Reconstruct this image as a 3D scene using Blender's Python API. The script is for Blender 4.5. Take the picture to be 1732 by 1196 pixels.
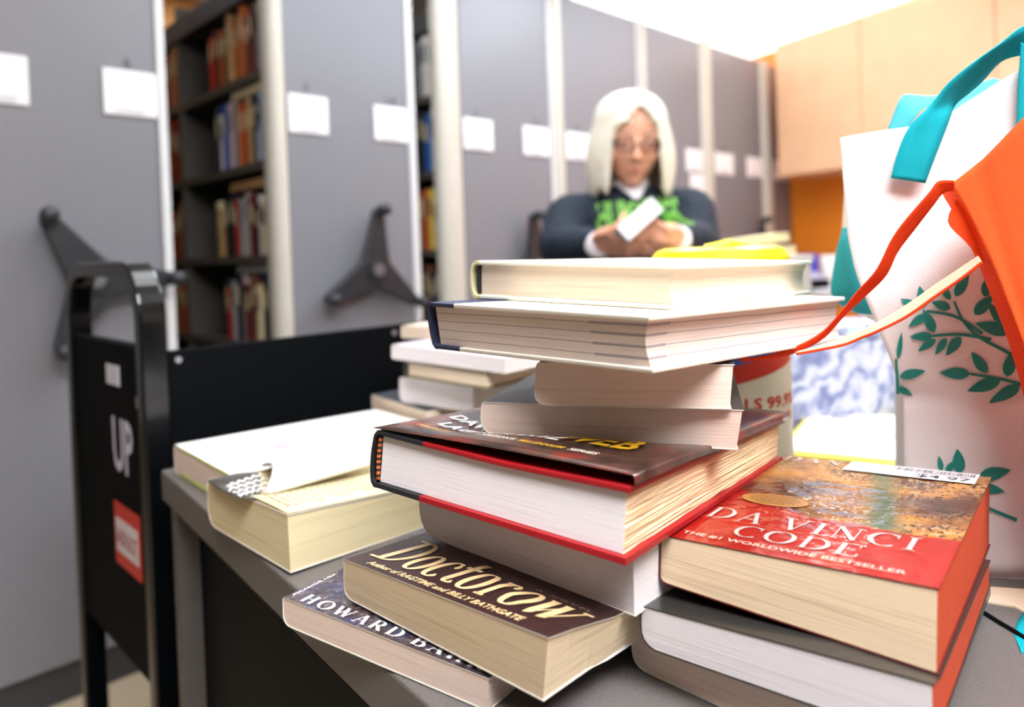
import bpy, bmesh, math, random
from mathutils import Vector, Matrix, Euler, noise
random.seed(7)
PI = math.pi
SC = bpy.context.scene
COL = SC.collection
for o_ in list(bpy.data.objects): bpy.data.objects.remove(o_)

# ------------------------------------------------------------------ camera
W_, H_, FPX, CYP = 1732.0, 1196.0, 1225.0, 445.0
PITCH, ROLL, CAMZ = math.radians(0.8), math.radians(2.1), 0.95
FW = Vector((0, math.cos(PITCH), -math.sin(PITCH)))
UP0 = Vector((0, math.sin(PITCH), math.cos(PITCH)))
RT0 = Vector((1, 0, 0))
RT = RT0 * math.cos(ROLL) - UP0 * math.sin(ROLL)
UPV = UP0 * math.cos(ROLL) + RT0 * math.sin(ROLL)
CO = Vector((0, 0, CAMZ))
cd = bpy.data.cameras.new('camera'); cam = bpy.data.objects.new('camera', cd); COL.objects.link(cam)
cam.matrix_world = Matrix(((RT.x, UPV.x, -FW.x, CO.x), (RT.y, UPV.y, -FW.y, CO.y), (RT.z, UPV.z, -FW.z, CO.z), (0, 0, 0, 1)))
cd.sensor_fit = 'HORIZONTAL'; cd.sensor_width = 36.0; cd.lens = FPX / W_ * 36.0
cd.shift_y = -(H_ / 2 - CYP) / W_
cd.clip_start = 0.02; cd.clip_end = 60
cd.dof.use_dof = True; cd.dof.focus_distance = 0.41; cd.dof.aperture_fstop = 4.6
SC.camera = cam
def ray(x, y): return FW + RT * ((x - W_ / 2) / FPX) - UPV * ((y - CYP) / FPX)
def aty(x, y, Y): v = ray(x, y); return CO + v * (Y / v.y)
def atz(x, y, z): v = ray(x, y); return CO + v * ((z - CO.z) / v.z)
def onplane(x, y, p, n): v = ray(x, y); return CO + v * ((Vector(p) - CO).dot(n) / v.dot(n))

# ------------------------------------------------------------------ light
SC.view_settings.view_transform = 'Standard'; SC.view_settings.look = 'None'
SC.view_settings.gamma = 1.0; SC.view_settings.use_curve_mapping = False
SC.view_settings.exposure = 0.0
wd = bpy.data.worlds.new('world'); SC.world = wd; wd.use_nodes = True
wd.node_tree.nodes['Background'].inputs[0].default_value = (1.0, 0.95, 0.94, 1)
wd.node_tree.nodes['Background'].inputs[1].default_value = 0.17
SC.cycles.max_bounces = 8; SC.cycles.use_denoising = True
SC.cycles.sample_clamp_indirect = 6.0
TROFFERS_AND_ADDED = [  # x, y, size x, size y, emission, turn; some lights added for brightness alone
    (1.25, 3.75, 1.9, 1.9, 2.5, 0), (0.985, 1.71, 1.9, 0.25, 15, .7768), (-1.14, 2.74, .9, .2, 9, .7768),  # last two added: glow on the panel tops, orange wall behind the units
    (-0.15, 1.0, 0.5, 0.8, 7, 0), (0.80, .80, 0.5, 0.7, 6, 0), (0.40, -0.40, 1.2, 0.6, 36, 0),  # last one is an added, unseen key light behind the camera
    (0.155, 2.13, 1.7, 0.10, 34, .7768), (1.00, 2.44, .10, .50, 50, 0)]  # both added: wash down the panel fronts, glare on the glossy red cover

# ------------------------------------------------------------------ helpers
def tag(o, label=None, cat=None, group=None, kind=None):
    if label: o['label'] = label
    if cat: o['category'] = cat
    if group: o['group'] = group
    if kind: o['kind'] = kind
    return o
def link(name, me, mats=None, parent=None, smooth=False):
    o = bpy.data.objects.new(name, me); COL.objects.link(o)
    if mats is not None:
        for m in (mats if isinstance(mats, (list, tuple)) else [mats]): me.materials.append(m)
    if parent is not None: o.parent = parent
    if smooth:
        for p in me.polygons: p.use_smooth = True
    return o
def mesh(name, V, F, mats=None, parent=None, smooth=False, mi=None):
    me = bpy.data.meshes.new(name); me.from_pydata([tuple(v) for v in V], [], F); 
    o = link(name, me, mats, parent, smooth)
    if mi:
        for p, i in zip(me.polygons, mi): p.material_index = i
    bm = bmesh.new(); bm.from_mesh(me); bmesh.ops.recalc_face_normals(bm, faces=bm.faces); bm.to_mesh(me); bm.free()
    return o
def empty(name, M=None, loc=None):
    o = bpy.data.objects.new(name, None); COL.objects.link(o); o.empty_display_size = 0.02
    if M is not None: o.matrix_world = M
    if loc is not None: o.location = loc
    return o
class MB:
    """collects pieces of one mesh"""
    def __init__(s): s.V = []; s.F = []; s.mi = []
    def add(s, V, F, mi=0):
        n = len(s.V); s.V += [Vector(v) for v in V]; s.F += [tuple(i + n for i in f) for f in F]; s.mi += [mi] * len(F); return s
    def box(s, x0, x1, y0, y1, z0, z1, M=None, mi=0):
        V = [Vector((x, y, z)) for z in (z0, z1) for y in (y0, y1) for x in (x0, x1)]
        if M: V = [M @ v for v in V]
        return s.add(V, [(0, 2, 3, 1), (4, 5, 7, 6), (0, 1, 5, 4), (2, 6, 7, 3), (0, 4, 6, 2), (1, 3, 7, 5)], mi)
    def prism(s, pts, f, mi=0, h0=0, h1=1):
        """pts 2d outline; f(x,y,h)->3d"""
        n = len(pts); V = [f(x, y, h0) for x, y in pts] + [f(x, y, h1) for x, y in pts]
        F = [tuple(range(n))[::-1], tuple(range(n, 2 * n))] + [(i, (i + 1) % n, n + (i + 1) % n, n + i) for i in range(n)]
        return s.add(V, F, mi)
    def tube(s, pts, r, k=10, mi=0, cap=True, flat=1.0):
        pts = [Vector(p) for p in pts]; rs = r if isinstance(r, (list, tuple)) else [r] * len(pts)
        V = []; F = []; a = None
        for i, p in enumerate(pts):
            d = (pts[min(i + 1, len(pts) - 1)] - pts[max(i - 1, 0)]).normalized()
            if a is None: a = d.orthogonal().normalized()
            a = (a - d * a.dot(d)).normalized(); b = d.cross(a)
            for j in range(k):
                t = 2 * PI * j / k; V.append(p + a * math.cos(t) * rs[i] + b * math.sin(t) * rs[i] * flat)
        for i in range(len(pts) - 1):
            for j in range(k): F.append((i * k + j, i * k + (j + 1) % k, (i + 1) * k + (j + 1) % k, (i + 1) * k + j))
        if cap: F += [tuple(range(k))[::-1], tuple((len(pts) - 1) * k + j for j in range(k))]
        return s.add(V, F, mi)
    def ball(s, c, r, k=12, mi=0, M=None):
        c = Vector(c); r = Vector(r) if isinstance(r, (list, tuple)) else Vector((r, r, r)); V = []; F = []
        for i in range(1, k):
            for j in range(2 * k):
                a = PI * i / k; b = PI * j / k
                q = Vector((math.sin(a) * math.cos(b) * r.x, math.sin(a) * math.sin(b) * r.y, math.cos(a) * r.z))
                V.append(c + (M @ q if M else q))
        top = len(V); q = Vector((0, 0, r.z)); V += [c + (M @ q if M else q), c - (M @ q if M else q)]
        n = 2 * k
        for i in range(k - 2):
            for j in range(n): F.append((i * n + j, (i + 1) * n + j, (i + 1) * n + (j + 1) % n, i * n + (j + 1) % n))
        for j in range(n): F += [(top, j, (j + 1) % n), (top + 1, (k - 2) * n + (j + 1) % n, (k - 2) * n + j)]
        return s.add(V, F, mi)
    def lathe(s, prof, c=(0, 0, 0), k=40, mi=0):
        c = Vector(c); n = len(prof); V = [c + Vector((r * math.cos(2 * PI * j / k), r * math.sin(2 * PI * j / k), z)) for j in range(k) for r, z in prof]
        F = [(j * n + i, ((j + 1) % k) * n + i, ((j + 1) % k) * n + i + 1, j * n + i + 1) for j in range(k) for i in range(n - 1)]
        return s.add(V, F, mi)
    def grid(s, G, mi=0, closed=False):
        R, C = len(G), len(G[0]); V = [v for r in G for v in r]
        return s.add(V, [(i * C + j, i * C + j + 1, (i + 1) * C + j + 1, (i + 1) * C + j) for i in range(R - 1) for j in range(C - 1)], mi)
    def build(s, name, mats, parent=None, smooth=False):
        return mesh(name, s.V, s.F, mats, parent, smooth, s.mi)
def bevel(o, w=0.002, seg=2, ang=35):
    m = o.modifiers.new('b', 'BEVEL'); m.width = w; m.segments = seg; m.limit_method = 'ANGLE'; m.angle_limit = math.radians(ang); return o
def solid(o, t, off=0): m = o.modifiers.new('s', 'SOLIDIFY'); m.thickness = t; m.offset = off; return o
def subd(o, n=1): m = o.modifiers.new('u', 'SUBSURF'); m.levels = n; m.render_levels = n; return o
def bake(o):
    """replace modifiers by their result"""
    dg = bpy.context.evaluated_depsgraph_get(); me = bpy.data.meshes.new_from_object(o.evaluated_get(dg)); o.modifiers.clear(); o.data = me; return o

# ------------------------------------------------------------------ materials
def lin(c):
    if isinstance(c, str): c = tuple(int(c[i:i + 2], 16) / 255 for i in (0, 2, 4))
    return tuple((v / 12.92 if v <= .04045 else ((v + .055) / 1.055) ** 2.4) for v in c[:3]) + (1,)
class NT:
    def __init__(s, name):
        s.m = bpy.data.materials.new(name); s.m.use_nodes = True; s.t = s.m.node_tree; s.b = s.t.nodes['Principled BSDF']
    def n(s, typ, **k):
        x = s.t.nodes.new(typ)
        for a, v in k.items():
            if a.startswith('i_'): x.inputs[int(a[2:])].default_value = v
            else: setattr(x, a, v)
        return x
    def l(s, a, b): s.t.links.new(a, b)
    def coord(s, scale=(1, 1, 1), loc=(0, 0, 0), rot=(0, 0, 0), kind='Object'):
        tc = s.n('ShaderNodeTexCoord'); mp = s.n('ShaderNodeMapping'); s.l(tc.outputs[kind], mp.inputs[0])
        mp.inputs[1].default_value = loc; mp.inputs[2].default_value = rot; mp.inputs[3].default_value = scale; return mp.outputs[0]
    def ramp(s, fac, stops, interp='LINEAR'):
        r = s.n('ShaderNodeValToRGB'); e = r.color_ramp.elements; r.color_ramp.interpolation = interp
        while len(e) < len(stops): e.new(.5)
        for el, (p, c) in zip(e, stops): el.position = p; el.color = lin(c)
        s.l(fac, r.inputs[0]); return r.outputs[0]
    def mix(s, fac, a, b, mode='MIX'):
        x = s.n('ShaderNodeMix', data_type='RGBA', blend_type=mode)
        for sock, v in ((x.inputs[0], fac), (x.inputs[6], a), (x.inputs[7], b)):
            if isinstance(v, (int, float)): sock.default_value = v
            elif isinstance(v, (tuple, str)): sock.default_value = lin(v)
            else: s.l(v, sock)
        return x.outputs[2]
    def math(s, op, a, b=0.0, c=None):
        x = s.n('ShaderNodeMath', operation=op)
        for i, v in enumerate((a, b) if c is None else (a, b, c)):
            if isinstance(v, (int, float)): x.inputs[i].default_value = v
            else: s.l(v, x.inputs[i])
        return x.outputs[0]
    def noise(s, vec, scale, detail=3, rough=.5):
        x = s.n('ShaderNodeTexNoise'); s.l(vec, x.inputs[0]); x.inputs['Scale'].default_value = scale; x.inputs['Detail'].default_value = detail; x.inputs['Roughness'].default_value = rough; return x.outputs['Fac']
    def bump(s, h, strength=.2, dist=.001):
        x = s.n('ShaderNodeBump'); x.inputs['Strength'].default_value = strength; x.inputs['Distance'].default_value = dist
        s.l(h, x.inputs['Height']); s.l(x.outputs[0], s.b.inputs['Normal'])
    def fin(s, col=None, rough=.5, metal=0.0, spec=.5, coat=0.0, coatr=.05):
        b = s.b
        if col is not None:
            if isinstance(col, (tuple, str)): b.inputs['Base Color'].default_value = lin(col)
            else: s.l(col, b.inputs['Base Color'])
        if isinstance(rough, (int, float)): b.inputs['Roughness'].default_value = rough
        else: s.l(rough, b.inputs['Roughness'])
        b.inputs['Metallic'].default_value = metal; b.inputs['Specular IOR Level'].default_value = spec
        b.inputs['Coat Weight'].default_value = coat; b.inputs['Coat Roughness'].default_value = coatr
        return s.m
MC = {}
def M(name, col, rough=.5, metal=0.0, spec=.5, coat=0.0, var=.06, vs=30, bump=0.0, bs=400, coatr=.05):
    """plain paint/plastic/cloth with slight procedural variation"""
    if name in MC: return MC[name]
    t = NT(name); co = t.coord(); c = lin(col)
    nz = t.noise(co, vs, 3)
    hi = tuple(min(1, v * (1 + var)) for v in c[:3]); lo = tuple(v * (1 - var) for v in c[:3])
    r = t.n('ShaderNodeValToRGB'); t.l(nz, r.inputs[0]); r.color_ramp.elements[0].color = lo + (1,); r.color_ramp.elements[1].color = hi + (1,)
    r.color_ramp.elements[0].position = .3; r.color_ramp.elements[1].position = .7
    if bump: t.bump(t.noise(t.coord(), bs, 2), bump)
    MC[name] = t.fin(r.outputs[0], rough, metal, spec, coat, coatr); return MC[name]
def M_pages(name, base, dark, lines=520, amp=.5, big=0.0):
    """stacked sheet edges: fine streaks running along the sheets"""
    if name in MC: return MC[name]
    t = NT(name)
    f = t.noise(t.coord((6, 6, lines)), 3.0, 3, .6)
    g = t.noise(t.coord((2.5, 2.5, lines / 6)), 3.0, 2)
    a = t.math('ADD', t.math('MULTIPLY', f, amp), t.math('MULTIPLY', g, 1 - amp))
    c = t.ramp(a, [(.28, dark), (.5, base), (1, base)])
    if big:
        st = t.noise(t.coord((1.2, 1.2, 170)), 3.2, 1)
        c = t.mix(t.ramp(st, [(.60, (0, 0, 0)), (.66, (big, big, big))]), c, (.52, .48, .52))
    t.bump(f, .25, .0006)
    MC[name] = t.fin(c, .85, spec=.15); return MC[name]

# ------------------------------------------------------------------ lettering
T_, t_ = 1.0, 0.22
def arc(cx, cy, rx, ry, a0, a1, n=22): return [(cx + rx * math.cos(math.radians(a0 + (a1 - a0) * i / n)), cy + ry * math.sin(math.radians(a0 + (a1 - a0) * i / n))) for i in range(n + 1)]
def L(x0, y0, x1, y1, w=T_): return ('l', [(x0, y0), (x1, y1)], w)
def A(*a): return ('a', arc(*a), None)
def se(x, y, h=.11): return L(x - h, y, x + h, y, .32)
GL = {
 'A': (.78, [L(.1, 0, .39, 1, .3), L(.39, 1, .68, 0), L(.2, .33, .56, .33, t_), se(.1, .02), se(.68, .02, .13)]),
 'B': (.74, [L(.18, 0, .18, 1), A(.36, .75, .22, .25, -90, 90), A(.38, .26, .28, .26, -90, 90), L(.06, .98, .38, .98, t_), L(.1, .51, .38, .51, t_), L(.06, .02, .4, .02, t_)]),
 'C': (.8, [('a', arc(.44, .5, .37, .5, 48, 312), None), L(.72, .68, .72, .98, .3)]),
 'D': (.88, [L(.2, 0, .2, 1), ('a', arc(.36, .5, .42, .48, -90, 90), None), L(.06, .98, .4, .98, t_), L(.06, .02, .4, .02, t_)]),
 'E': (.7, [L(.18, 0, .18, 1), L(.06, .98, .62, .98, .3), L(.18, .51, .5, .51, t_), L(.06, .02, .64, .02, .3), L(.61, .76, .61, .99, .3), L(.64, .01, .64, .26, .3)]),
 'H': (.9, [L(.2, 0, .2, 1), L(.7, 0, .7, 1), L(.2, .51, .7, .51, t_), se(.2, .02), se(.2, .98), se(.7, .02), se(.7, .98)]),
 'I': (.4, [L(.2, 0, .2, 1), se(.2, .02, .14), se(.2, .98, .14)]),
 'K': (.82, [L(.2, 0, .2, 1), L(.22, .42, .66, .98, .3), L(.34, .56, .7, 0), se(.2, .02), se(.2, .98), se(.72, .02), se(.64, .98)]),
 'L': (.66, [L(.18, 0, .18, 1), se(.18, .98, .12), L(.06, .02, .6, .02, .3), L(.6, .01, .6, .28, .3)]),
 'N': (.9, [L(.18, 0, .18, 1, .3), L(.18, 1, .72, 0), L(.72, 0, .72, 1, .3), se(.18, .02), se(.14, .98), se(.72, .98)]),
 'O': (.9, [('a', arc(.45, .5, .38, .5, 0, 360, 36), None)]),
 'R': (.8, [L(.18, 0, .18, 1), A(.36, .74, .24, .25, -90, 90), L(.06, .98, .38, .98, t_), L(.18, .49, .38, .49, t_), L(.38, .49, .68, .02), se(.18, .02), se(.72, .02, .08)]),
 'S': (.64, [('a', arc(.32, .74, .22, .25, 25, 270, 18) + arc(.32, .26, .24, .25, 90, -155, 18)[1:], None)]),
 'T': (.74, [L(.37, 0, .37, 1), L(.06, .97, .68, .97, .3), L(.07, .74, .07, .98, .3), L(.67, .74, .67, .98, .3), se(.37, .02, .13)]),
 'U': (.86, [L(.2, .35, .2, 1), ('a', arc(.44, .34, .24, .34, 180, 360), None), L(.68, .35, .68, 1, .3), se(.2, .98), se(.68, .98)]),
 'V': (.8, [L(.12, 1, .42, 0), L(.42, 0, .7, 1, .3), se(.12, .98), se(.7, .98)]),
 'W': (1.16, [L(.1, 1, .36, 0), L(.36, 0, .58, .95, .3), L(.54, 1, .8, 0), L(.8, 0, 1.04, 1, .3), se(.1, .98), se(.54, .98), se(1.04, .98)]),
 # swash italics for the big author name
 'd': (1.0, [L(.26, .03, .26, .97, 1.25), ('a', arc(.36, .5, .5, .48, -90, 90), None), L(-.08, .975, .44, .975, .3), L(-.12, .025, .44, .025, .3)]),
 'o': (.66, [('a', arc(.33, .33, .25, .33, 0, 360, 32), None)]),
 'c': (.56, [('a', arc(.32, .33, .25, .33, 50, 318), None), ('b', (.49, .52), .075)]),
 't': (.50, [L(.22, .10, .22, .92, 1.1), ('a', arc(.36, .15, .14, .13, 180, 330, 10), None), L(.0, .62, .5, .62, .42)]),
 'r': (.56, [L(.18, 0, .18, .66), ('a', arc(.36, .46, .17, .19, 170, 60, 8), None), ('b', (.47, .56), .075), L(.04, .64, .18, .64, .26), se(.18, .02, .14)]),
 'w': (1.0, [L(.1, .66, .3, 0, 1.1), L(.3, 0, .5, .64, .3), L(.46, .66, .66, 0, 1.1), L(.66, 0, .92, .68, .34), L(-.04, .65, .18, .65, .26), L(.34, .65, .54, .65, .26), L(.8, .67, 1.06, .67, .3)]),
}
def stroke_text(txt, thick=.17, track=.06, shear=0.0):
    """pen-drawn serif letters; returns verts (x,y), faces and width, cap height 1"""
    V = []; F = []; x = 0.0
    for ch in txt:
        if ch == ' ': x += .42; continue
        adv, st = GL[ch]
        for s in st:
            if s[0] == 'b':
                c = s[1]; n = len(V); V += [(x + c[0] + s[2] * math.cos(k * PI / 6), c[1] + s[2] * math.sin(k * PI / 6)) for k in range(12)]; F.append(tuple(range(n, n + 12))); continue
            P = s[1] if s[0] == 'a' else [(s[1][0][0] + (s[1][1][0] - s[1][0][0]) * k / 9, s[1][0][1] + (s[1][1][1] - s[1][0][1]) * k / 9) for k in range(10)]
            n = len(V); m = len(P); closed = s[0] == 'a' and m > 30
            for i, p in enumerate(P):
                q0 = P[max(i - 1, 0)]; q1 = P[min(i + 1, m - 1)]
                if closed and i in (0, m - 1): q0, q1 = P[-2], P[1]
                dx, dy = q1[0] - q0[0], q1[1] - q0[1]; l = math.hypot(dx, dy) or 1; dx /= l; dy /= l
                w = thick * (s[2] if s[2] is not None else (t_ + (1.08 - t_) * abs(dy) ** 1.6)) / 2
                V += [(x + p[0] - dy * w, p[1] + dx * w), (x + p[0] + dy * w, p[1] - dx * w)]
            F += [(n + 2 * i, n + 2 * i + 1, n + 2 * i + 3, n + 2 * i + 2) for i in range(m - 1)]
        x += adv + track
    x -= track
    return [(a + b * shear, b) for a, b in V], F, x
_fc = {}
def font_text(txt, shear=0.0, bold=0.0):
    """built-in sans letters, cap height about 1"""
    k = (txt, shear, bold)
    if k in _fc: return _fc[k]
    cu = bpy.data.curves.new('txt', 'FONT'); cu.body = txt; cu.size = 1 / .73; cu.shear = shear; cu.offset = bold; cu.resolution_u = 2
    o = bpy.data.objects.new('txt', cu); COL.objects.link(o); dg = bpy.context.evaluated_depsgraph_get(); dg.update()
    me = bpy.data.meshes.new_from_object(o.evaluated_get(dg)); V = [(v.co.x, v.co.y) for v in me.vertices]; F = [tuple(p.vertices) for p in me.polygons]
    x0 = min(v[0] for v in V); V = [(v[0] - x0, v[1]) for v in V]; w = max(v[0] for v in V)
    bpy.data.objects.remove(o); bpy.data.meshes.remove(me); _fc[k] = (V, F, w); return _fc[k]
def lettering(name, res, fn, w, h, mat, parent, mode=None):
    """lay letters of total width w and cap height h through fn(x,y)->3d"""
    V, F, tw = res; sx = w / tw
    return mesh(name, [fn(v[0] * sx, v[1] * h) for v in V], F, mat, parent)

# ------------------------------------------------------------------ room
YAW = math.atan2(.7012, .713)
D = Vector((math.cos(YAW), math.sin(YAW), 0)); N = Vector((-D.y, D.x, 0)); P0 = Vector((-.996, 1.586, 0))
RF = Matrix.Translation(P0) @ Matrix.Rotation(YAW, 4, 'Z')          # frame of the shelving row
CEIL = 2.08
m_floor = (lambda t: (t.bump(t.noise(t.coord(), 900, 2), .3), t.fin(t.ramp(t.noise(t.coord(), 260, 3), [(.3, 'a08f78'), (.7, 'b9a78d')]), .85, spec=.2))[1])(NT('floor_carpet'))
m_ceil = M('ceiling_paint', 'f4f3f2', .8, var=.02)
m_orange = M('orange_paint', 'ff9322', .55, var=.03, vs=4)
m_backor = M('pale_orange_paint', 'f7b468', .7, var=.03, vs=4)
fl = MB().box(-4, 5, -3, 7, -.06, 0).build('floor', m_floor); tag(fl, kind='structure')
cl = MB().box(-4, 5, -3, 7, CEIL, CEIL + .08).build('ceiling', m_ceil); tag(cl, kind='structure')
OW = P0 + D * 3.66; wd_ = Vector((.465, -.885, 0)).normalized(); wn_ = Vector((.885, .465, 0)).normalized()
OF = Matrix(((wd_.x, wn_.x, 0, OW.x), (wd_.y, wn_.y, 0, OW.y), (0, 0, 1, 0), (0, 0, 0, 1)))   # x along wall toward camera, y outward
o = MB().box(-1.2, 4.5, 0, .1, 0, CEIL).build('wall_right', m_orange); o.matrix_world = OF; tag(o, kind='structure')
o = MB().box(-.35, 4.2, 1.31, 1.40, 0, CEIL).build('wall_back', m_backor); o.matrix_world = RF; tag(o, kind='structure')

m_frame = M('light_frame_white', 'ececec', .5)
def emis(name, c, s):
    m = bpy.data.materials.new(name); m.use_nodes = True; b = m.node_tree.nodes['Principled BSDF']
    b.inputs['Base Color'].default_value = (.8, .8, .8, 1); b.inputs['Emission Color'].default_value = c; b.inputs['Emission Strength'].default_value = s; return m
TL = ['large luminous white ceiling panel beside the orange wall', 'long added white light at the ceiling, brightening the shelving panel tops', 'added white light above the back of the shelving units, brightening the orange wall',
      'white ceiling light above the black cart', 'white ceiling light above the grey table', 'added white light behind the camera, brightening the page fronts', 'added narrow white light washing the fronts of the shelving units', 'added short white light at the ceiling, giving glare on the red cover', 'added short white light in front of the orange wall cabinet']
for i, (x, y, sx, sy, e, rz) in enumerate(TROFFERS_AND_ADDED):
    t = empty('ceiling_or_added_light', loc=(x, y, CEIL)); t.rotation_euler.z = rz; tag(t, TL[i], 'light')
    f = MB(); w = .02
    for a in (-1, 1):
        f.box(-sx / 2 - w, sx / 2 + w, a * (sy / 2 + w / 2) - w / 2, a * (sy / 2 + w / 2) + w / 2, -.015, 0)
        f.box(a * (sx / 2 + w / 2) - w / 2, a * (sx / 2 + w / 2) + w / 2, -sy / 2, sy / 2, -.015, 0)
    f.build('light_frame', m_frame, t)
    MB().box(-sx / 2, sx / 2, -sy / 2, sy / 2, -.009, -.004).build('diffuser', emis('diffuser_glow_%d' % i, (.82, .91, 1, 1) if i in (1, 6) else (.96, .97, 1, 1), e), t)

# wall cabinets (orange veneer)
m_cab = M('cabinet_veneer', 'f2c096', .5, var=.05, vs=7)
m_cabs = M('cabinet_seam', 'a87a45', .6)
cab = empty('wall_cabinet', OF @ Matrix.Translation((.18, -.3, 1.30))); tag(cab, 'pale orange veneer wall cabinet hung high on the orange wall', 'cabinet')
MB().box(0, 2.6, .02, .296, 0, .70).build('cabinet_body', m_cab, cab)
x = 0
for wdt in (.50, .6, .6, .6):
    d_ = MB().box(x + .002, x + wdt - .002, 0, .018, .002, .698).build('door', m_cab, cab); bevel(d_, .0015); x += wdt + .001
# far counter below the cabinets, with the small things on it
m_white = M('counter_white', 'e6e2e4', .45, var=.02)
ct = empty('counter', OF @ Matrix.Translation((.55, -.95, 0))); tag(ct, 'white topped counter along the orange wall below the cabinet', 'counter')
MB().box(0, 2.4, 0, .945, .735, .765).build('worktop', m_white, ct)
MB().box(.02, 2.38, .04, .945, .08, .735).build('counter_body', M('counter_orange', 'f08a2a', .6), ct)
MB().box(.04, 2.36, .08, .945, 0, .08).build('plinth', M('plinth_dark', '2a2626', .7), ct)

# ------------------------------------------------------------------ mobile shelving
m_panel = (lambda t: t.fin(t.ramp(t.noise(t.coord((1, 1, 1)), 60, 2), [(.3, '7d7d83'), (.7, '808086')]), .36, spec=.5))(NT('grey_laminate_panel'))
m_post = M('post_beige', 'c9c3b6', .42, var=.02)
m_strip = M('strip_light', 'dcdcdc', .35, var=.02)
m_steel = M('shelf_grey_steel', '544f49', .5, var=.04)
m_dark = M('shelf_dark_inside', '3a3a3c', .6)
m_hand = M('handle_charcoal', '2b2d31', .38, var=.05)
m_label = M('label_white', 'f4f4f6', .35, var=.01)
m_ink = M('print_grey', '3a3a40', .6)
SHZ = [.10, .42, .72, .97, 1.23, 1.48]
def unit(s0, s1, label, panel, post, strip, labels, hub=None, card=None, shelf=False):
    u = empty('mobile_shelving_unit', RF @ Matrix.Translation((s0, 0, 0))); tag(u, label, 'shelving', 'mobile shelving units in a row')
    w = s1 - s0; pa, pb = panel[0] - s0, panel[1] - s0
    o = MB().box(pa, pb, 0, .028, .085, 1.93).build('end_panel', m_panel, u); bevel(o, .002)
    MB().box(.02, w - .02, .01, 1.28, 0, .085).build('plinth', m_dark, u)
    if post:
        a, b = post[0] - s0, post[1] - s0; c = (a + b) / 2; r = (b - a) / 2
        pts = [(c + r * math.cos(t), .012 - .030 * math.sin(t)) for t in [PI * k / 14 for k in range(15)]] + [(a, .03), (b, .03)]
        MB().prism(pts, lambda x, y, h: Vector((x, y, .06 + h * 1.875))).build('edge_post', m_post, u, smooth=False)
    if strip:
        a, b = strip[0] - s0, strip[1] - s0
        o = MB().box(a, b, -.006, .03, .06, 1.935).build('edge_strip', m_strip, u); bevel(o, .002)
    mid = w / 2 + .0
    MB().box(mid - .008, mid + .008, .03, 1.26, .085, 1.78).build('centre_panel', m_steel, u)
    for k, n0 in enumerate((.028, .636, 1.255)):
        MB().box(.012 if k else .014, w - .014, n0, n0 + (.022 if k else .008), .085, 1.80).build('upright', m_steel, u)
    for z in SHZ:
        f = MB(); f.box(.012, w - .012, .036, .636, z - .022, z); f.box(.012, w - .012, .658, 1.255, z - .022, z); f.build('shelf', m_steel, u)
    MB().box(.006, w - .006, .03, 1.275, 1.69, 1.755).build('top_canopy', m_dark, u)
    for a, b, txt in labels:
        c = (a + b) / 2 - s0; hw = (b - a) / 2
        pl = MB().box(c - hw, c + hw, -.006, -.0005, 1.302, 1.408).build('label_plate', m_label, u); bevel(pl, .003, 3)
        pr = MB()
        for i in range(7): pr.box(c - .04 + .011 * i, c - .033 + .011 * i, -.0072, -.0062, 1.315, 1.319)
        for i in range(5): pr.box(c - .03 + .012 * i, c - .022 + .012 * i, -.0072, -.0062, 1.308, 1.311)
        pr.build('printed_lines', M('label_print_lilac', 'a9a3b4', .6), pl)
        lettering('number', font_text(txt, bold=.01), lambda x, y, c=c: Vector((c - .012 + x, -.001, 1.414 + y)), .016 * len(txt), .026, m_ink, u)
    if card:
        MB().box(card[0] - s0, card[1] - s0, -.004, -.0005, card[2], card[3]).build('small_card', m_label, u)
    if hub:
        hs, hz, angs, R = hub; hs -= s0
        h = empty('turn_handle', Matrix.Identity(4)); h.parent = u; h.location = (hs, -.03, hz)
        # three-armed plate with deep webs between the arms
        out = []
        for i, a in enumerate(angs):
            a0 = math.radians(a); an = math.radians(angs[(i + 1) % 3] + (360 if i == 2 else 0)); wv = .016
            dx, dz = math.cos(a0), math.sin(a0)
            out += [(R * dx + wv * dz, R * dz - wv * dx), ((R + .012) * dx, (R + .012) * dz), (R * dx - wv * dz, R * dz + wv * dx)]
            m_ = (a0 + an) / 2; out += [(.56 * R * dx - .030 * dz, .56 * R * dz + .030 * dx), (.30 * R * math.cos(m_), .30 * R * math.sin(m_))]
            e0, e1 = math.cos(an), math.sin(an); out += [(.56 * R * e0 + .030 * e1, .56 * R * e1 - .030 * e0)]
        o = MB().prism(out, lambda x, y, q: Vector((x, -.005 - .022 * q, y))).build('handle_arms', m_hand, h); bevel(o, .004)
        MB().tube([(0, .03, 0), (0, -.034, 0)], .032, 20).build('hub', m_hand, h)
        MB().tube([(0, -.034, 0), (0, -.04, 0)], .018, 20).build('hub_cap', M('hub_steel', '8a8c90', .3, .6), h)
        for a in angs:
            dx, dz = math.cos(math.radians(a)) * R, math.sin(math.radians(a)) * R
            MB().tube([(dx, -.02, dz), (dx, -.034, dz), (dx, -.062, dz), (dx, -.068, dz)], [.009, .016, .018, .012], 16).build('knob', m_hand, h, smooth=True)
    return u
unit(-.165, .244, 'tall grey shelving unit end nearest the cart, its handle behind the black cart end', (-.148, .224), (-.165, -.148), (.224, .244), [(-.165 + .02, -.038, '5'), (.106, .222, '6')], (.060, .925, (122, 245, 358), .165))
unit(.503, .989, 'tall grey shelving unit between the two open book aisles', (.557, .965), (.503, .557), (.965, .989), [(.562, .682, '7'), (.838, .960, '14')], (.792, .915, (84, 206, 324), .175))
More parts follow.
